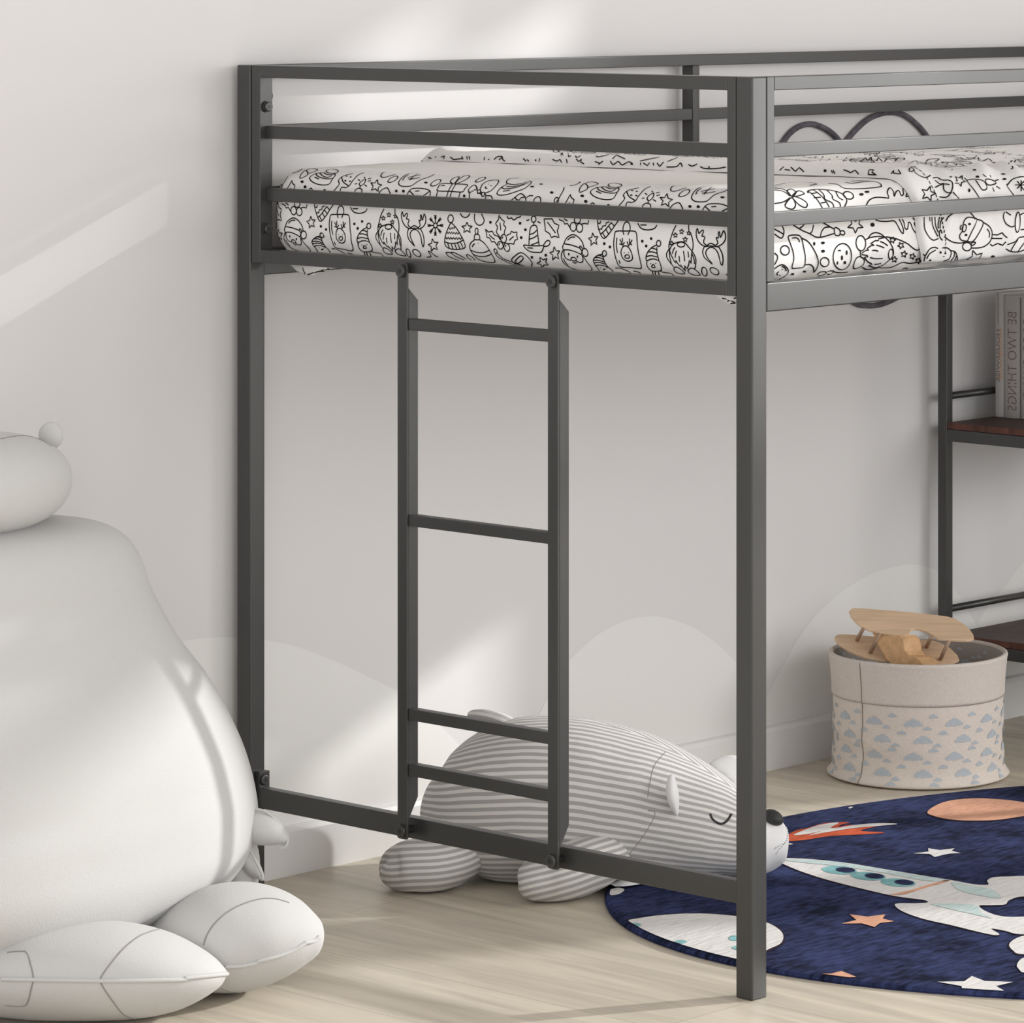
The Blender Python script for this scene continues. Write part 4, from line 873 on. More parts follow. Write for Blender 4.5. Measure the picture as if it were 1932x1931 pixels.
# ================================================================ BOOKS (spines towards the end of the bed)
def text_mesh(body, size, width, font_shear=0, depth=.0):
    cu = bpy.data.curves.new('txt', 'FONT'); cu.body = body; cu.size = size; cu.shear = font_shear; cu.offset = -.012*size if size > .015 else 0; cu.resolution_u = 3
    cu.align_x = 'LEFT'; cu.align_y = 'CENTER'
    ob = bpy.data.objects.new('txt', cu); COL.objects.link(ob)
    dg = bpy.context.evaluated_depsgraph_get(); dg.update()
    me = bpy.data.meshes.new_from_object(ob.evaluated_get(dg)); 
    vs = [v.co.copy() for v in me.vertices]; fs = [tuple(p.vertices) for p in me.polygons]
    bpy.data.objects.remove(ob); bpy.data.curves.remove(cu); bpy.data.meshes.remove(me)
    x0 = min(v.x for v in vs); x1 = max(v.x for v in vs); y0 = min(v.y for v in vs); y1 = max(v.y for v in vs)
    return [Vector(((v.x-x0)/(x1-x0)*width, (v.y-(y0+y1)/2)/(y1-y0)*size)) for v in vs], fs
pb = at(1876, 786.5, 'Z', .5675)
bx = pb.x; by = pb.y
def book(y_hi, th, h, mat, label, texts, depth=.15, lean=0):
    """spine plane x = bx, running from y_hi down to y_hi-th"""
    root = tag(empty('book', (bx, y_hi, .5675)), label, 'book', 'books on the upper shelf')
    z0 = .5678
    mb = MB(); y0, y1 = y_hi-th, y_hi; t = .0022
    n = 8; prof = []
    for i in range(n+1):      # rounded spine
        a = math.pi*i/n; prof.append((bx+.004-.004*math.sin(a), (y0+y1)/2-(th/2)*math.cos(a)))
    inner = [(bx+.006, y1-t), (bx+.006, y0+t)]
    mb.prism(prof+[(bx+.0055, y1), (bx+.0055, y1-t)][:1]+[(bx+depth, y1), (bx+depth, y1-t)]+inner+[(bx+depth, y0+t), (bx+depth, y0)], 'Z', z0, z0+h, 0)
    cv = mb.build('cover', mat, root); fix_normals(cv)
    MB().box(bx+.0062, bx+depth-.004, y0+t+.0002, y1-t-.0002, z0+.004, z0+h-.004, .0003).build('pages', 'pages', root)
    for body, size, z_top, z_bot, yc, m_, sh in texts:
        vs, fs = text_mesh(body, size, z_top-z_bot, sh)
        V2 = []
        for v in vs:
            yy_ = yc+v.y; q = max(-1, min(1, (yy_-(y0+y1)/2)/(th/2)))
            V2.append(Vector((bx+.004-.004*math.sqrt(max(0, 1-q*q))-.0005, yy_, z_top-v.x)))
        link('title', V2, fs, m_, root)
def zof(v): return at(1880, v, 'X', bx).z
book(by, .0196, .226, 'book2', 'leftmost pale book on the upper shelf, thinnest, with copper lettering on its spine',
     [('HOUSEWISE', .0085, zof(622), zof(720), by-.0085, 'title', 0), ('HOUSEWISE', .0060, zof(620), zof(716), by-.0148, 'foil_light', 0), ('YVES DEMORSEVN', .0040, zof(553), zof(613), by-.0088, 'title', .2)])
book(by-.0202, .0355, .2225, 'book', 'pale grey book on the upper shelf titled BE TWO THINGS',
     [('BE TWO THINGS', .0195, zof(587), zof(772), by-.0202-.0205, 'title', 0)])
book(by-.0585, .0385, .2205, 'book2', 'pale grey book lettered COCO CHANEL on the upper shelf, right of BE TWO THINGS',
     [('–COCO CHANEL', .0215, zof(582), zof(757), by-.0585-.018, 'title', 0)])
# crest printed at the foot of the thin book
# ================================================================ WALL CORD ART
def on_wall(u, v, off=.0): p = at(u, v, 'Y', WALL_Y-.0055); return p
cp = [(1478, 268), (1490, 252), (1508, 239), (1530, 234), (1552, 240), (1572, 253), (1588, 270), (1597, 266)]
cp2 = [(1597, 266), (1612, 248), (1634, 228), (1658, 216), (1683, 212), (1706, 217), (1728, 233), (1748, 256), (1775, 300), (1795, 360), (1795, 430), (1770, 500), (1720, 545), (1670, 572), (1636, 577), (1606, 568), (1550, 520), (1490, 470), (1455, 410), (1445, 350), (1455, 300), (1478, 268)]
pts = catmull(cp, step=6)+catmull(cp2, step=6)[1:]
P_ = [on_wall(u, v) for u, v in pts]
mb = MB(); mb.tube(P_[:-1], .0050, 10, closed=True)
o = mb.build('wall_ornament', 'decal', smooth=True); recenter(o); tag(o, 'dark purple-grey rope outline with two round humps hung on the wall behind the bed', 'wall ornament')

# ================================================================ RUG
RZ = .009
cen = Vector((1.074, -.063)); AX, BX_ = .999, .737; e1 = Vector((-.875, .483)); e2 = Vector((.483, .875))
def rugp(t, k=1.0, z=RZ): q = cen+e1*AX*k*math.cos(t)+e2*BX_*k*math.sin(t); return Vector((q.x, q.y, z))
mb = MB(); n = 200; vs = []; fs = []
for k, z in ((1.0, .0005), (1.002, .004), (.999, .0078), (.992, RZ), (.5, RZ)):
    vs += [rugp(2*math.pi*i/n, k, z) for i in range(n)]
for j in range(4):
    for i in range(n): fs.append((j*n+i, j*n+(i+1) % n, (j+1)*n+(i+1) % n, (j+1)*n+i))
vs.append(Vector((cen.x, cen.y, RZ))); fs += [(4*n+i, 4*n+(i+1) % n, 5*n) for i in range(n)]
mb.add(vs, fs, 0)
RM = ['rug_navy', 'rug_white', 'rug_pale', 'rug_teal', 'rug_peach', 'rug_red', 'rug_dark']
def inside(p):
    d = Vector((p.x, p.y))-cen; return math.hypot(d.dot(e1)/AX, d.dot(e2)/BX_)
def clipr(p, lim=.993):
    k = inside(p)
    if k > lim: 
        d = Vector((p.x, p.y))-cen; d *= lim/k; return Vector((cen.x+d.x, cen.y+d.y, p.z))
    return p
def rug_poly(pts, mi, z, smooth=True):
    if smooth: pts = catmull(pts, True, 5)
    P_ = [at(u, v, 'Z', RZ) for u, v in pts]; Q = []
    for p in P_: p = clipr(Vector((p.x, p.y, z)))
    bm = bmesh.new()
    last = None; vl = []
    for p in P_:
        p = clipr(Vector((p.x, p.y, z)))
        if last is None or (p-last).length > .0004: vl.append(bm.verts.new(p)); last = p
    try: f = bm.faces.new(vl)
    except Exception: bm.free(); return
    bmesh.ops.triangulate(bm, faces=[f]); bm.verts.index_update()
    fs_ = []
    for f in bm.faces:
        f.normal_update(); ids = [v.index for v in f.verts]; fs_.append(ids if f.normal.z > 0 else ids[::-1])
    mb.add([v.co.copy() for v in bm.verts], fs_, mi); bm.free()
def Zr(pts, ox=1440, oy=1480, s=3.927): return [(ox+x/s, oy+y/s) for x, y in pts]
z1, z2, z3 = RZ+.0006, RZ+.0011, RZ+.0016
planet = [(1215, 210), (1290, 155), (1400, 122), (1560, 108), (1700, 112), (1850, 125), (1990, 150), (2040, 190), (1990, 225), (1850, 252), (1700, 270), (1500, 272), (1370, 262), (1270, 240)]
rug_poly(Zr([(x-6 if x < 1500 else x, y+5 if y > 190 else y-2) for x, y in planet]), 6, z1); rug_poly(Zr(planet), 4, z2)
rug_poly(Zr([(160, 395), (240, 345), (330, 325), (430, 296), (520, 285), (640, 284), (580, 300), (560, 320), (620, 305), (760, 300), (900, 298), (720, 345), (900, 358), (760, 372), (500, 385), (300, 415), (180, 420)], ), 5, z1)
rug_poly(Zr([(225, 380), (300, 345), (400, 310), (500, 292), (560, 290), (500, 325), (560, 325), (680, 305), (860, 292), (995, 298), (860, 312), (700, 325), (560, 345), (450, 362), (340, 382), (430, 350), (330, 372)], ), 1, z2)
def star_poly(pts, mi, out=True):
    if out:
        c_ = (sum(p[0] for p in pts)/len(pts), sum(p[1] for p in pts)/len(pts))
        rug_poly(Zr([(c_[0]+(x-c_[0])*1.04, c_[1]+(y-c_[1])*1.08) for x, y in pts]), 6, z1, False)
    rug_poly(Zr(pts), mi, z2, False)
star_poly([(1113, 517), (1225, 502), (1222, 478), (1310, 492), (1418, 478), (1395, 497), (1462, 514), (1380, 518), (1330, 528), (1270, 543), (1232, 520)], 1, False)
star_poly([(580, 1037), (690, 1010), (640, 968), (775, 985), (905, 968), (885, 1000), (970, 1020), (865, 1032), (825, 1062), (730, 1035)], 4)
star_poly([(1290, 1468), (1490, 1465), (1545, 1425), (1640, 1462), (1850, 1470), (1725, 1500), (1765, 1545), (1600, 1530), (1430, 1532), (1470, 1500)], 1, False)
star_poly([(420, 1412), (500, 1408), (580, 1388), (640, 1412), (690, 1432), (600, 1446), (520, 1440), (460, 1425)], 4)
# rocket
body_ = [(90, 560), (210, 552), (420, 565), (640, 590), (880, 630), (1120, 670), (1400, 716), (1560, 745), (1665, 748), (1660, 718), (1700, 695), (1800, 688), (2000, 692), (2100, 780), (2050, 830), (1900, 838), (1820, 865), (1790, 895), (1680, 900), (1600, 905), (1660, 950), (1790, 985), (2050, 995), (2100, 1100), (1900, 1115), (1790, 1090), (1690, 1075), (1750, 1115), (1700, 1120), (1560, 1090), (1400, 1050), (1180, 1000), (1030, 945), (975, 900), (1010, 886), (1130, 886), (1218, 880), (1190, 862), (1080, 848), (950, 828), (760, 785), (560, 735), (400, 690), (230, 630)]
rug_poly(Zr([(x+(4 if y > 700 else 0), y+6) for x, y in body_]), 6, z1); rug_poly(Zr(body_), 1, z2)
rug_poly(Zr([(110, 562), (420, 570), (640, 595), (880, 635), (1120, 675), (1380, 718), (1200, 720), (900, 665), (600, 618), (330, 590)]), 2, z3)
rug_poly(Zr([(1250, 892), (1560, 900), (1620, 960), (1700, 1000), (1560, 970), (1380, 930)]), 2, z3)
rug_poly(Zr([(1400, 730), (1560, 760), (1700, 790), (1760, 850), (1600, 830), (1450, 790)]), 2, z3)
rug_poly(Zr([(1340, 718), (1400, 716), (1300, 745), (1180, 780), (1050, 822), (955, 828), (940, 822), (1080, 795), (1220, 752)]), 4, z3, False)
z4 = RZ+.0021
for cx_, cy_ in ((565, 643), (780, 688), (1000, 735)):
    rug_poly(Zr(ell(cx_, cy_, 130, 30, 4, 20)[:-1]), 3, z3); rug_poly(Zr(ell(cx_+45, cy_, 72, 19, 4, 16)[:-1]), 0, z4)
rug_poly(Zr([(1810, 1195), (1860, 1145), (1960, 1118), (2120, 1130), (2160, 1250), (1900, 1270), (1840, 1240)]), 6, z1); rug_poly(Zr([(1822, 1192), (1870, 1148), (1960, 1124), (2120, 1136), (2140, 1250), (1910, 1262), (1850, 1235)]), 1, z2)
rug_poly(Zr([(1880, 1340), (1930, 1290), (2080, 1280), (2120, 1380), (1940, 1400), (1895, 1375)]), 1, z2)
rug_poly(Zr([(180, 445), (200, 440), (222, 447), (200, 452)]), 1, z2, False)
# pale planet at the left edge
pl = [(1178, 1742), (1210, 1733), (1260, 1727), (1310, 1725), (1360, 1727), (1410, 1733), (1447, 1742), (1470, 1755), (1478, 1768), (1472, 1782), (1447, 1794), (1420, 1812), (1380, 1822), (1300, 1812), (1240, 1785), (1200, 1765)]
rug_poly([(x+(3 if x > 1300 else -2), y-1.5 if y < 1760 else y+3) for x, y in pl], 6, z1); rug_poly(pl, 1, z2)
for a, b, rx, ry in ((1196, 1747, 14, 3.5), (1284, 1779, 12, 3.5), (1385, 1772, 10, 5), (1395, 1790, 14, 4)):
    rug_poly(ell(a, b, rx, ry, 0, 14)[:-1], 3, z3)
rug_poly([(1148, 1682), (1165, 1676), (1178, 1680), (1168, 1688), (1152, 1690)], 1, z2); rug_poly([(1600, 1525), (1606, 1523), (1610, 1524), (1603, 1527)], 1, z2, False)
rug = mb.build('rug', RM); tag(rug, 'round navy rug with a white rocket, planets and stars on the floor under the bed', 'rug'); recenter(rug)
rug.location.z = 0

# ================================================================ BASKET
bc = Vector((1.381, .826, 0))
bas = tag(empty('storage_basket', bc), 'round linen basket with pale blue cloud print and a plain cuff by the wall', 'basket')
def brad(z, an):
    """outer radius"""
    r = .1465+.0012*math.sin(3*an+1)
    r += .0115*math.exp(-((z-.004)/.011)**2)                       # bottom flare
    r += .0050*max(0, (z-.150)/.06)**1.5 if z > .15 else 0
    r += .0028*math.sin(z*95+an*2)*math.exp(-((z-.055)/.045)**2)*(0.55+.45*math.sin(an*2+2.2))  # soft creases
    return r
def bpt(an, z, off=0): r = brad(z, an)+off; return Vector((bc.x+r*math.cos(an), bc.y+r*math.sin(an), z))
nA = 120
def shell(name, zs_, off, mats, extra=None, parent=bas):
    mb = MB(); vs = []; fs = []
    for z, o in zs_:
        for i in range(nA): vs.append(bpt(2*math.pi*i/nA, z, o+off))
    for j in range(len(zs_)-1):
        for i in range(nA): fs.append((j*nA+i, j*nA+(i+1) % nA, (j+1)*nA+(i+1) % nA, (j+1)*nA+i))
    mb.add(vs, fs, 0)
    return mb
BZ = .2105
def rim_z(an): return 0
ang_cam = math.atan2(-DV.y, -DV.x)
CIRC = [(.02, .17, .40), (-.44, .02, .33), (.48, .03, .33), (-.82, -.14, .22), (.86, -.15, .22), (0, -.12, .30)]
def cloud(r, n=44):
    out = []
    for i in range(n):
        a = 2*math.pi*i/n; dx, dy = math.cos(a), math.sin(a); best = .1
        for cx_, cy_, cr_ in CIRC:      # farthest hit of the ray with any puff
            b_ = dx*cx_+dy*cy_; q = b_*b_-(cx_*cx_+cy_*cy_-cr_*cr_)
            if q > 0: best = max(best, b_+math.sqrt(q))
        y = dy*best; y = max(y, -.36)
        out.append((dx*best*r, y*r))
    return out
mb = shell('b', [(.0008, -.14), (.0006, -.06), (.001, -.010), (.004, -.002)]+[(.006+i*.0045, 0) for i in range(30)]+[(.143, 0)], 0, None)
def add_cloud(mb, an, z, r, off, mi, flip=1, zm=.1425):
    pts = cloud(r); R_ = .148; n = len(pts)
    if z-.4*r < .008 or z+.7*r > zm: 
        pts = [(x, min(max(y, .008-z), zm-z)) for x, y in pts]
    V_ = [bpt(an, z, off)]
    for k in (.35, .7, 1): V_ += [bpt(an+flip*x*k/R_, z+y*k, off) for x, y in pts]
    fs = [(0, i+1, (i+1) % n+1) for i in range(n)]
    for k in range(2): fs += [(1+k*n+i, 1+(k+1)*n+i, 1+(k+1)*n+(i+1) % n, 1+k*n+(i+1) % n) for i in range(n)]
    mb.add(V_, fs, mi)
rowd = .0365
for row in range(5):
    z0 = .112-row*.0285-.000
    for k in range(13):
        an = ang_cam+.30+k*2*math.pi/13+(row % 2)*.115-.42
        if z0 > .012: add_cloud(mb, an, z0, .0155, .0008, 1)
        add_cloud(mb, an+.235, z0+.012, .0080, .0008, 1)
        if z0 > .02: add_cloud(mb, an+.165, z0-.0085, .0072, .0008, 1)
body = mb.build('basket_body', ['canvas_print', 'cloud'], bas, smooth=True)
# cuff with rolled rim and lining
mb = shell('c', [(.1405, .0004), (.1405, .0022)]+[(.145+i*.005, .0026) for i in range(12)]+[(.204, .0026), (.2075, .0032), (.2105, .0022), (.2122, -.0010), (.2118, -.0042), (.2085, -.0058), (.200, -.0060)], 0, None)
cuff = mb.build('cuff', 'canvas', bas, smooth=True)
mb = shell('d', [(.2080, -.0062), (.190, -.0070), (.15, -.0060), (.10, -.0060), (.05, -.0060), (.012, -.0070), (.010, -.02), (.010, -.1455)], 0, None)
for k in range(11):
    add = ang_cam+math.pi-1.1+k*.21
    V_ = []
    for (dx, z0, r) in ((0, .172+(k % 2)*.014, .013 if k % 2 == 0 else .007), (.1, .195-(k % 2)*.012, .006)):
        pts = cloud(r); add_cloud(mb, add+dx, z0, r, -.0080, 1, 1, .205)
lin = mb.build('lining', ['canvas_in', 'cloud'], bas, smooth=True)
# stitched side seam and cuff seam
pc = Vector((0, 0, 0))
mb = MB(); best = min((abs((CX+F*((bpt(a/200*2*math.pi, .1)-CAM).dot(RV))/((bpt(a/200*2*math.pi, .1)-CAM).dot(DV)))-1629)+(0 if (bpt(a/200*2*math.pi, .1)-bc).dot(DV) < 0 else 999), a/200*2*math.pi) for a in range(200))[1]
mb.tube([bpt(best, z/200*.205+.004, .0030 if z > 134 else .0006) for z in range(0, 201, 4)], .0008, 6)
mb.tube([bpt(i/100*2*math.pi, .1405, .0016) for i in range(100)], .0007, 6, closed=True)
mb.build('seam', 'stitch', bas, smooth=True)
print('seam angle', best)
# ================================================================ TOY PLANE
def zb(x, y): return 1500+x/4.47, 1100+y/4.47
P0 = atd(*zb(980, 350), 7.17)
phi = math.radians(22)
NW = (Vector((0, 0, 1))*math.cos(phi)-DV*math.sin(phi)).normalized()
def onplane(x, y, P0_, n=None):
    n = n or NW; D = ray(*zb(x, y)); return CAM+D*((P0_-CAM).dot(n)/D.dot(n))
toy = tag(empty('toy_plane', (bc.x, bc.y, .06)), 'natural wood toy biplane sticking out of the linen basket', 'toy')
def wing(name, px, P0_, th=.0042, mat='oak'):
    pts = [onplane(x, y, P0_) for x, y in px]; n = len(pts)
    bm = bmesh.new(); top = [bm.verts.new(p) for p in pts]; f = bm.faces.new(top)
    f.normal_update()
    r = bmesh.ops.extrude_face_region(bm, geom=[f]); 
    for v in [g for g in r['geom'] if isinstance(g, bmesh.types.BMVert)]: v.co -= NW*th
    bmesh.ops.recalc_face_normals(bm, faces=bm.faces[:])
    bm.verts.index_update()
    o = link(name, [v.co.copy() for v in bm.verts], [[v.index for v in f.verts] for f in bm.faces], mat, toy); bm.free()
    b_ = o.modifiers.new('b', 'BEVEL'); b_.width = .0008; b_.segments = 2; b_.limit_method = 'ANGLE'
    return o
UW = [(455, 240), (470, 222), (495, 212), (600, 216), (800, 232), (1000, 250), (1200, 272), (1290, 284), (1350, 302), (1420, 345), (1480, 400), (1505, 440), (1508, 462), (1490, 478), (1450, 485), (1350, 482), (1200, 470), (1165, 440), (1110, 410), (1050, 390), (1010, 383), (980, 390), (968, 410), (965, 435), (920, 443), (800, 430), (700, 415), (620, 395), (560, 365), (510, 325), (470, 278)]
wing('upper_wing', UW, P0)
P1 = P0-NW*.048-DV*.0
LW_ = [(332, 468), (340, 448), (365, 434), (450, 434), (560, 442), (660, 452), (760, 455), (900, 470), (1080, 480), (1180, 490), (1250, 515), (1320, 560), (1370, 610), (1385, 650), (1300, 690), (1000, 700), (860, 662), (740, 655), (640, 640), (540, 610), (450, 570), (390, 530), (350, 495)]
wing('lower_wing', LW_, P1)
for (a, b_) in (((572, 380), (520, 484)), ((712, 424), (632, 592)), ((1148, 448), (1108, 540)), ((1298, 480), (1222, 650))):
    A = onplane(*a, P0)-NW*.003; B = onplane(*b_, P1)-NW*.001
    mb = MB(); mb.cyl(A, B, .0033, 16); mb.build('strut', 'dowel', toy, smooth=False).data.polygons.foreach_set('use_smooth', [True]*18)
fp = [(640, 415), (720, 432), (800, 438), (880, 440), (908, 470), (920, 520), (925, 575), (960, 610), (1020, 628), (1050, 650), (1085, 690), (1100, 780), (900, 800), (760, 640), (690, 520)]
nF = (-DV*.8-RV*.42+Vector((0, 0, .15))).normalized(); PF = atd(*zb(850, 560), 7.135)
base = [onplane(x, y, PF, nF) for x, y in fp]
ext = RV*.030+DV*.012-Vector((0, 0, .002))
ns = 6; vs = []; fs = []
for k, (t, sc_) in enumerate(((0, .94), (.08, .985), (.25, 1), (.75, 1), (.92, .985), (1, .94))):
    cc = sum(base, Vector())/len(base); vs += [cc+(p-cc)*sc_+ext*t for p in base]
n = len(base)
for k in range(5):
    for i in range(n): fs.append((k*n+i, k*n+(i+1) % n, (k+1)*n+(i+1) % n, (k+1)*n+i))
fs += [tuple(range(n))[::-1], tuple(range(5*n, 6*n))]
fo = link('fuselage', vs, fs, 'oak_dark', toy); fix_normals(fo)

# ================================================================ STRIPED POLAR BEAR
bear = tag(empty('plush_bear', atd(1010, 1660, 6.38)*1.0), 'grey and white striped plush polar bear asleep under the bed', 'stuffed toy')
bear.location.z = 0
def interp(tab, n):
    """catmull resampling of tuples"""
    return catmull(tab, False, n)
tab = [(830, 1512, 10, 6.42, .03), (834, 1520, 50, 6.42, .07), (850, 1524, 88, 6.415, .10), (885, 1522, 120, 6.41, .125), (940, 1518, 146, 6.405, .14), (1005, 1514, 160, 6.40, .148), (1080, 1516, 160, 6.395, .15), (1150, 1524, 152, 6.385, .147),
       (1215, 1535, 139, 6.37, .138), (1275, 1548, 121, 6.355, .124), (1330, 1562, 100, 6.34, .108), (1375, 1575, 81, 6.33, .092), (1415, 1586, 66, 6.32, .074), (1448, 1592, 54, 6.315, .060), (1472, 1592, 41, 6.31, .044), (1484, 1588, 26, 6.31, .026), (1488, 1584, 8, 6.31, .008)]
rs = interp(tab, 4); rings = []; acc = 0; prev = None
for i, (u, v, hp, d, w) in enumerate(rs):
    c_ = atd(u, v, d); h = max(hp, 3)*d/F
    a = atd(*rs[max(0, i-1)][:2], rs[max(0, i-1)][3]); b_ = atd(*rs[min(len(rs)-1, i+1)][:2], rs[min(len(rs)-1, i+1)][3]); t = (b_-a).normalized()
    side = t.cross(Vector((0, 0, 1))).normalized(); up = side.cross(t).normalized()
    if u > 1400 or u < 850: up = Vector((0, 0, 1))
    if prev: acc += (c_-prev).length
    prev = c_
    rings.append((c_, side*max(w, .003), up*h, .72*h+.28*.12, acc))
vs, fs, uv = loft(rings, 96, 2.15, arc=True)
k_ = 0
for i, v in enumerate(vs):
    g_ = RZ+.0045 if inside(v) < 1.02 else .004
    if v.z < g_: v.z = g_
    nn = .0012*noise.noise(v*18)+.0007*noise.noise(v*45)
    vs[i] = v+Vector((nn, nn, nn))
mi = []
for f in fs:
    u_ = sum((CX+F*((vs[i]-CAM).dot(RV))/((vs[i]-CAM).dot(DV))) for i in f)/len(f)
    mi.append(1 if u_ > 1397 else 0)
bearbody = link('body', vs, fs, ['stripe', 'muzzle'], bear, mi, True, uv)
bb_ = BVHTree.FromPolygons(vs, fs)
def blob(name, tab, mats, parent, n=28, power=2, vs_=1.0, turn=None, smooth=True, mi_fn=None):
    """rings given as (u, v, half_height_px, depth, half_width, roll_deg)"""
    rs = interp(tab, 4); rings = []
    for i, (u, v, hp, d, w) in enumerate(rs):
        c_ = atd(u, v, d); h = max(hp, 1)*d/F
        a = atd(*rs[max(0, i-1)][:2], rs[max(0, i-1)][3]); b_ = atd(*rs[min(len(rs)-1, i+1)][:2], rs[min(len(rs)-1, i+1)][3]); t = (b_-a).normalized()
        side = t.cross(Vector((0, 0, 1)))
        if side.length < .3: side = t.cross(-DV)
        vw = (c_-CAM).normalized(); up = (t.cross(vw)).normalized()
        if up.z < 0 : up = -up
        side = t.cross(up).normalized()
        rings.append((c_, side*max(w, .001), up*h, vs_*h, i*.01))
    vs, fs, uv = loft(rings, n, power)
    for i, v in enumerate(vs):
        g_ = RZ+.0035 if inside(v) < 1.02 else .0035
        if v.z < g_: v.z = g_
    mi = [mi_fn(f, vs) for f in fs] if mi_fn else None
    return link(name, vs, fs, mats, parent, mi, smooth, uv)
# hind paw, fore paw, hind leg behind
blob('paw', [(724, 1636, 4, 6.27, .01), (728, 1638, 26, 6.27, .035), (745, 1638, 42, 6.275, .048), (775, 1636, 51, 6.28, .058), (815, 1634, 53, 6.29, .062), (850, 1628, 46, 6.31, .056), (878, 1620, 36, 6.33, .046), (900, 1615, 28, 6.35, .038), (925, 1612, 22, 6.37, .03)], 'stripe', bear, vs_=1.1)
blob('paw', [(978, 1668, 5, 6.20, .01), (984, 1668, 24, 6.20, .03), (1000, 1664, 38, 6.20, .045), (1030, 1657, 48, 6.21, .054), (1070, 1646, 53, 6.22, .058), (1110, 1632, 52, 6.24, .056), (1140, 1622, 42, 6.27, .048), (1155, 1615, 26, 6.29, .034), (1163, 1610, 8, 6.30, .015)], 'stripe', bear, vs_=1.1)
blob('paw', [(1130, 1690, 3, 6.27, .008), (1140, 1688, 10, 6.27, .02), (1165, 1680, 16, 6.28, .03), (1200, 1668, 18, 6.30, .03), (1230, 1655, 14, 6.33, .02)], ['muzzle'], bear)
# tail
blob('tail', [(886, 1352, 3, 6.47, .008), (893, 1350, 9, 6.47, .02), (912, 1352, 13, 6.46, .028), (935, 1358, 15, 6.45, .03), (958, 1368, 16, 6.44, .03), (975, 1378, 12, 6.43, .02)], 'stripe', bear)
# ears
def ear(cx_, cy_, w, h, rot, d, th, mi_cut):
    c_ = atd(cx_, cy_, d); k = d/F; r_ = math.radians(rot)
    ax = (RV*math.cos(r_)-Vector((0, 0, 1))*math.sin(r_)).normalized(); ay = (Vector((0, 0, 1))*math.cos(r_)+RV*math.sin(r_)).normalized(); az = ax.cross(ay).normalized()
    vs = []; fs = []; n = 22; m_ = 12
    for j in range(m_+1):
        ph = -math.pi/2+math.pi*j/m_
        for i in range(n):
            t = 2*math.pi*i/n; x = math.cos(ph)*math.cos(t); z = math.cos(ph)*math.sin(t); y = math.sin(ph)
            wf = 1-.45*max(0, -y)**1.5
            vs.append(c_+ax*x*w*k*wf+ay*y*h*k+az*z*th*wf-ax*(.25*w*k*(1-y*y)))
    for j in range(m_):
        for i in range(n): fs.append((j*n+i, j*n+(i+1) % n, (j+1)*n+(i+1) % n, (j+1)*n+i))
    return link('ear', vs, fs, 'muzzle', bear, None, True)
ear(1272, 1501, 12, 40, -8, 6.235, .020, 0)
ear(1384, 1458, 40, 32, 10, 6.40, .012, 0)
# nose, closed eye, stitched mouth
c_ = atd(1459, 1543, 6.30); vs = []; fs = []; n = 24; m_ = 14
for j in range(m_+1):
    ph = -math.pi/2+math.pi*j/m_
    for i in range(n):
        t = 2*math.pi*i/n; vs.append(c_+RV*(math.cos(ph)*math.cos(t)*.0155)+DV*(math.cos(ph)*math.sin(t)*.019)+Vector((0, 0, 1))*math.sin(ph)*.0115-Vector((0, 0, 1))*math.cos(ph)*math.cos(t)*.004)
for j in range(m_):
    for i in range(n): fs.append((j*n+i, j*n+(i+1) % n, (j+1)*n+(i+1) % n, (j+1)*n+i))
link('nose', vs, fs, 'nose', bear, None, True)
def surf_line(name, px, r, mat, parent, bvh, off=.0006, dash=None, step=2, sm_=True):
    q = catmull([tuple(map(float, p)) for p in px], False, 6) if sm_ else px
    q = [(p[0], p[1]) for p in resample([(a, b, 0) for a, b in q], step)]
    P_, N_ = cast_px(bvh, q, off); mb = MB(); run = []
    for i, p in enumerate(P_+[None]):
        if p is None or (dash and (i % (dash*2)) >= dash) or (run and (p-run[-1]).length > .03):
            if len(run) > 1: mb.tube(run, r, 7)
            run = [p] if (p is not None and not (dash and (i % (dash*2)) >= dash)) else []
        else: run.append(p)
    if mb.v: return mb.build(name, mat, parent, smooth=True)
surf_line('eye', [(1340, 1536), (1343, 1544), (1350, 1551), (1361, 1555), (1371, 1550), (1380, 1537)], .0019, 'nose', bear, bb_, 0, step=1.5)
surf_line('mouth', [(1478, 1551), (1484, 1566), (1485, 1580), (1480, 1592), (1470, 1603), (1464, 1612)], .0007, 'nose', bear, bb_, 0, dash=2, step=1.5)
surf_line('mouth', [(1480, 1592), (1474, 1594), (1466, 1599), (1458, 1604)], .0007, 'nose', bear, bb_, 0, dash=2, step=1.5)
for px in ([(1257, 1418), (1235, 1445), (1226, 1480), (1222, 1505)], [(1222, 1530), (1236, 1535), (1225, 1560), (1205, 1590), (1182, 1618)]):
    surf_line('seam', px, .0006, 'seam', bear, bb_, 0)

# ================================================================ LARGE WHITE PLUSH (plain, faceless)
PY = .785
pl_root = tag(empty('giant_plush', (at(60, 1700, 'Y', PY).x, PY, 0)), 'giant plain white plush toy slumped by the wall left of the bed', 'stuffed toy')
prof = [(985, 20, 0.02), (986, 55, .09), (992, 100, 0), (1004, 160, 0), (1022, 198, 0), (1048, 224, 0), (1085, 242, 0), (1130, 255, 0), (1180, 278, 0), (1240, 310, 0), (1310, 358, 0), (1390, 402, 0), (1460, 434, 0), (1530, 453, 0), (1600, 458, 0), (1660, 444, 0), (1710, 405, 0), (1745, 350, 0), (1765, 290, 0), (1775, 200, 0)]
cen_u = [(985, -62), (1100, -60), (1300, -25), (1500, 10), (1775, 10)]
def lin(tb, x):
    for (a, b), (c, d) in zip(tb, tb[1:]):
        if a <= x <= c: return b+(d-b)*(x-a)/(c-a)
    return tb[-1][1] if x > tb[-1][0] else tb[0][1]
rings = []
pr = catmull([(a, b) for a, b, _ in prof], False, 4)
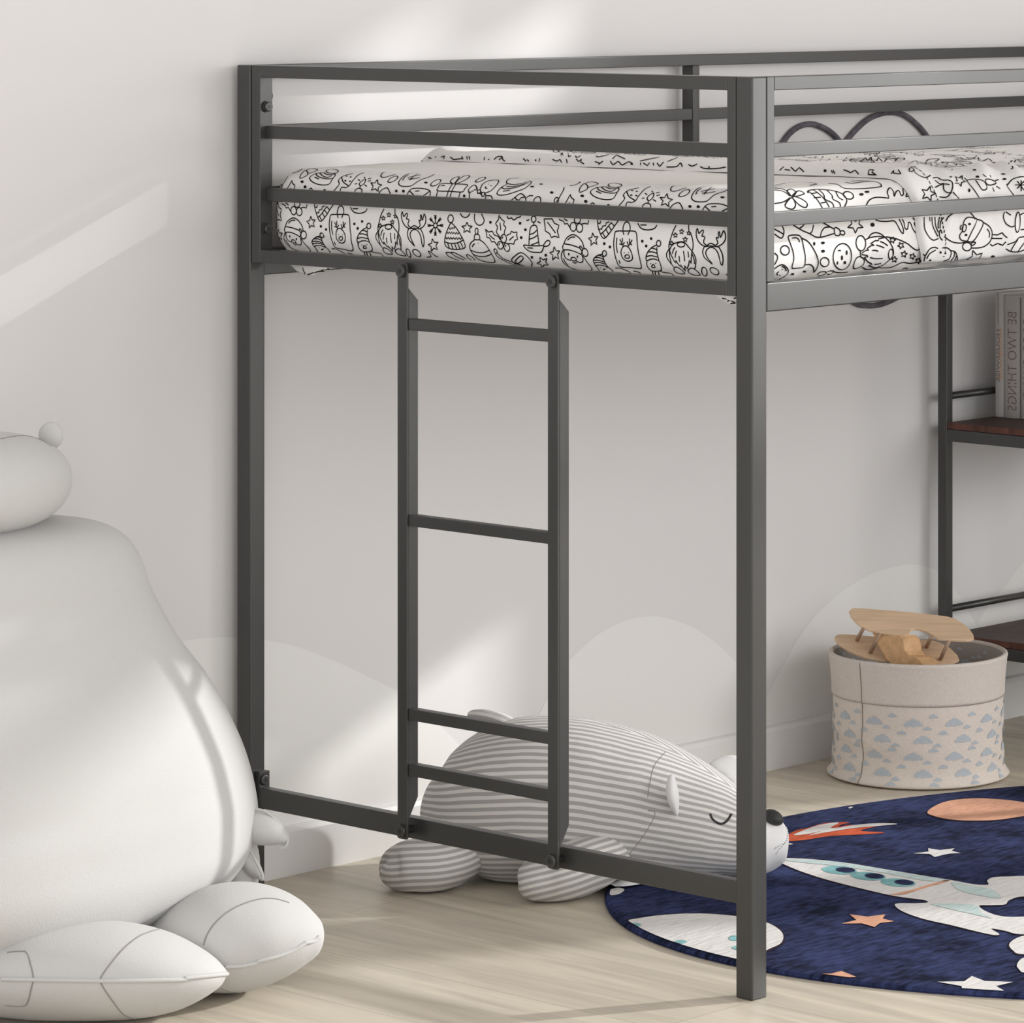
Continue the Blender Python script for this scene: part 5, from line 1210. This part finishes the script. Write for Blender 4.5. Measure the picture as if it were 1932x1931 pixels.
for v, u in pr:
    cu_ = lin(cen_u, v); cp_ = at(cu_, v, 'Y', PY); half = (u-cu_)/F*(cp_-CAM).dot(DV)
    half = max(half, .004)
    ratio = .60; ax_ = half/math.sqrt(S*S+(ratio*C)**2); ay_ = ax_*ratio
    if ay_ > .238: ay_ = .238; ax_ = math.sqrt(max(half**2-(ay_*C)**2, 1e-6))/S
    rings.append((Vector((cp_.x, PY, cp_.z)), Vector((ax_, 0, 0)), Vector((0, ay_, 0)), 0, 0))
rings = rings[::-1]
vs, fs, uv = loft(rings, 90, 2.1)
for i, v in enumerate(vs):
    d_ = .006*noise.noise(v*3.2)+.0022*noise.noise(v*9)
    q = Vector((v.x-rings[0][0].x, v.y-PY, 0)).normalized(); vs[i] = v+q*d_
    if vs[i].y > 1.026: vs[i].y = 1.026
pbody = link('body', vs, fs, 'white_plush', pl_root, None, True)
pbv = BVHTree.FromPolygons(vs, fs)
# head
hc = at(-70, 915, 'Y', PY-.02); vs = []; fs = []; n = 60; m_ = 30; hw = .147; hd = .115; hh = .069
for j in range(m_+1):
    ph = -math.pi/2+math.pi*j/m_
    for i in range(n):
        t = 2*math.pi*i/n
        cx2 = abs(math.cos(ph))**.8; 
        vs.append(hc+Vector((math.cos(t)*cx2*hw*1.10, math.sin(t)*cx2*hd, (abs(math.sin(ph))**.9)*(1 if ph > 0 else -1)*hh)))
for j in range(m_):
    for i in range(n): fs.append((j*n+i, j*n+(i+1) % n, (j+1)*n+(i+1) % n, (j+1)*n+i))
link('head', vs, fs, 'white_plush', pl_root, None, True); hbv = BVHTree.FromPolygons(vs, fs)
surf_line('seam', [(0, 829), (25, 824), (50, 823), (75, 830), (98, 843)], .0009, 'seam', pl_root, hbv, 0)
ep = at(96, 822, 'Y', PY-.02); vs = []; fs = []; n = 28; m_ = 14
for j in range(m_+1):
    ph = -math.pi/2+math.pi*j/m_
    for i in range(n):
        t = 2*math.pi*i/n; vs.append(ep+RV*(math.cos(ph)*math.cos(t)*.017)+DV*(math.cos(ph)*math.sin(t)*.012)+Vector((0, 0, math.sin(ph)*.019)))
for j in range(m_):
    for i in range(n): fs.append((j*n+i, j*n+(i+1) % n, (j+1)*n+(i+1) % n, (j+1)*n+i))
link('ear', vs, fs, 'white_plush', pl_root, None, True)
# feet
def foot(pxring, seams, pipe, dmid, wmax):
    f_ = blob('foot', pxring, 'white_plush', pl_root, n=48, power=2.0)
    bv = bvh_of(f_)
    surf_line('piping', pipe, .0030, 'white_plush', f_, bv, .0006, step=3)
    for s_ in seams: surf_line('seam', s_, .0010, 'seam', f_, bv, .0001, step=3)
foot([(-150, 1836, 4, 5.52, .01), (-135, 1836, 34, 5.52, .06), (-90, 1835, 62, 5.52, .09), (-20, 1834, 80, 5.515, .105), (60, 1833, 90, 5.51, .115), (140, 1832, 93, 5.51, .118), (215, 1832, 92, 5.51, .114), (280, 1835, 84, 5.51, .104), (335, 1838, 69, 5.51, .088), (380, 1839, 47, 5.51, .066), (408, 1839, 28, 5.51, .042), (422, 1838, 13, 5.51, .02), (428, 1838, 3, 5.51, .006)],
     [[(312, 1751), (286, 1758), (262, 1768), (236, 1788), (212, 1815), (190, 1846), (194, 1862), (210, 1886), (232, 1914), (250, 1922)], [(14, 1798), (35, 1796), (50, 1798), (57, 1818), (63, 1846), (59, 1866), (52, 1892), (42, 1899), (10, 1898)]],
     [(2, 1848), (60, 1849), (120, 1850), (187, 1851), (250, 1851), (310, 1850), (347, 1849), (352, 1846), (390, 1842), (430, 1838)], 5.51, .11)
foot([(262, 1812, 6, 5.63, .02), (285, 1802, 48, 5.63, .06), (320, 1792, 74, 5.635, .085), (365, 1781, 91, 5.64, .1), (415, 1772, 101, 5.645, .108), (465, 1767, 101, 5.65, .106), (510, 1765, 91, 5.655, .098), (550, 1766, 73, 5.66, .08), (578, 1768, 51, 5.665, .058), (595, 1769, 29, 5.67, .034), (602, 1769, 9, 5.67, .01)],
     [[(384, 1784), (392, 1762), (408, 1740), (432, 1720), (460, 1706), (492, 1697), (520, 1697), (545, 1704)], [(418, 1866), (435, 1872), (460, 1873)]],
     [(425, 1824), (455, 1823), (484, 1817), (488, 1814), (520, 1806), (550, 1795), (572, 1782), (576, 1779), (592, 1776), (601, 1768)], 5.65, .1)
# arm down the right side and its mitten hand
arm = blob('arm', [(232, 1118, 10, 5.90, .02), (250, 1150, 30, 5.90, .05), (272, 1200, 38, 5.90, .06), (300, 1270, 44, 5.90, .06), (330, 1330, 48, 5.88, .06), (370, 1420, 52, 5.86, .06), (410, 1510, 52, 5.84, .055), (430, 1580, 48, 5.84, .05), (445, 1630, 46, 5.84, .045), (450, 1680, 34, 5.84, .04), (450, 1705, 8, 5.84, .02)], 'white_plush', pl_root, n=32)
abv = bvh_of(arm)
surf_line('seam', [(248, 1128), (264, 1140), (280, 1165), (300, 1210), (322, 1262), (340, 1302), (352, 1322)], .0013, 'seam', arm, abv, 0, step=3)
hand = blob('hand', [(440, 1556, 30, 5.80, .02), (458, 1556, 29, 5.80, .024), (480, 1560, 32, 5.80, .026), (502, 1566, 31, 5.80, .027), (520, 1574, 24, 5.80, .024), (533, 1582, 15, 5.80, .017), (539, 1588, 9, 5.80, .010), (543, 1592, 3, 5.80, .003)], 'white_plush', pl_root, n=24)
mb = MB(); mb.tube([atd(u, v, 5.79) for u, v in catmull([(452, 1527), (475, 1527), (497, 1530), (515, 1543), (530, 1560), (534, 1573), (541, 1580), (542, 1590), (538, 1599), (527, 1601)], False, 4)], .0016, 8); mb.build('piping', 'white_plush', hand, smooth=True)
blob('finger', [(456, 1610, 14, 5.81, .018), (466, 1625, 18, 5.81, .02), (478, 1640, 16, 5.81, .018), (490, 1652, 9, 5.81, .01), (496, 1662, 3, 5.81, .004)], 'white_plush', pl_root, n=20)
mb = MB(); mb.tube([atd(u, v, 5.79) for u, v in catmull([(458, 1570), (470, 1600), (482, 1625), (492, 1645), (495, 1655), (488, 1657)], False, 4)], .0016, 8); mb.build('piping', 'white_plush', pl_root, smooth=True)

# ================================================================ CAMERA, LIGHT
cam = bpy.data.cameras.new('camera'); co = bpy.data.objects.new('camera', cam); COL.objects.link(co); SC.camera = co
co.location = CAM; co.rotation_euler = Matrix((RV, Vector((0, 0, 1)), -DV)).transposed().to_euler()
cam.sensor_width = 36; cam.lens = F*36/1932; cam.shift_x = (966-CX)/1932; cam.shift_y = -(965.5-YH)/1932; cam.clip_end = 100; cam.clip_start = .1
def light(name, typ, energy, col, loc=(0, 0, 0), target=None, direction=None, **kw):
    l = bpy.data.lights.new(name, typ); l.energy = energy; l.color = col
    for k, v in kw.items(): setattr(l, k, v)
    o = bpy.data.objects.new(name, l); COL.objects.link(o); o.location = loc
    d = Vector(direction) if direction else Vector(target)-Vector(loc); o.rotation_euler = d.to_track_quat('-Z', 'Y').to_euler(); return o
light('sun', 'SUN', SUN, (1, .995, .985), (8, -3, 4), direction=(-.885, .466, -.364), angle=math.radians(1.6))
w = bpy.data.worlds.new('world'); SC.world = w; w.use_nodes = True
nt = w.node_tree; bg = nt.nodes['Background']; bg.inputs['Strength'].default_value = WORLD
tc = N(nt, 'ShaderNodeTexCoord'); sp = N(nt, 'ShaderNodeSeparateXYZ'); lk(nt, tc, 'Generated', sp, 'Vector')
cr = N(nt, 'ShaderNodeValToRGB'); lk(nt, sp, 'Z', cr, 'Fac')
cr.color_ramp.elements[0].position = .0; cr.color_ramp.elements[0].color = (.965, .98, 1.0, 1); cr.color_ramp.elements[1].position = .8; cr.color_ramp.elements[1].color = (.45, .455, .46, 1)
lk(nt, cr, 'Color', bg, 'Color')
light('front_fill', 'AREA', AREA, (1, .995, .985), (1.6, -4.2, 2.3), target=(.3, .6, .7), shape='RECTANGLE', size=2.2, size_y=1.6)  # added area fill from the front, lifts the wall under the bed
light('side_fill', 'AREA', 24, (1, .99, .975), (2.8, -2.3, 1.25), target=(0, .5, .7), shape='RECTANGLE', size=1.0, size_y=1.3)  # added area lamp for a soft post shadow and highlights on the rails
SC.view_settings.view_transform = 'Standard'; SC.view_settings.look = 'None'; SC.view_settings.exposure = EXPO; SC.view_settings.gamma = 1
SC.view_settings.use_curve_mapping = False
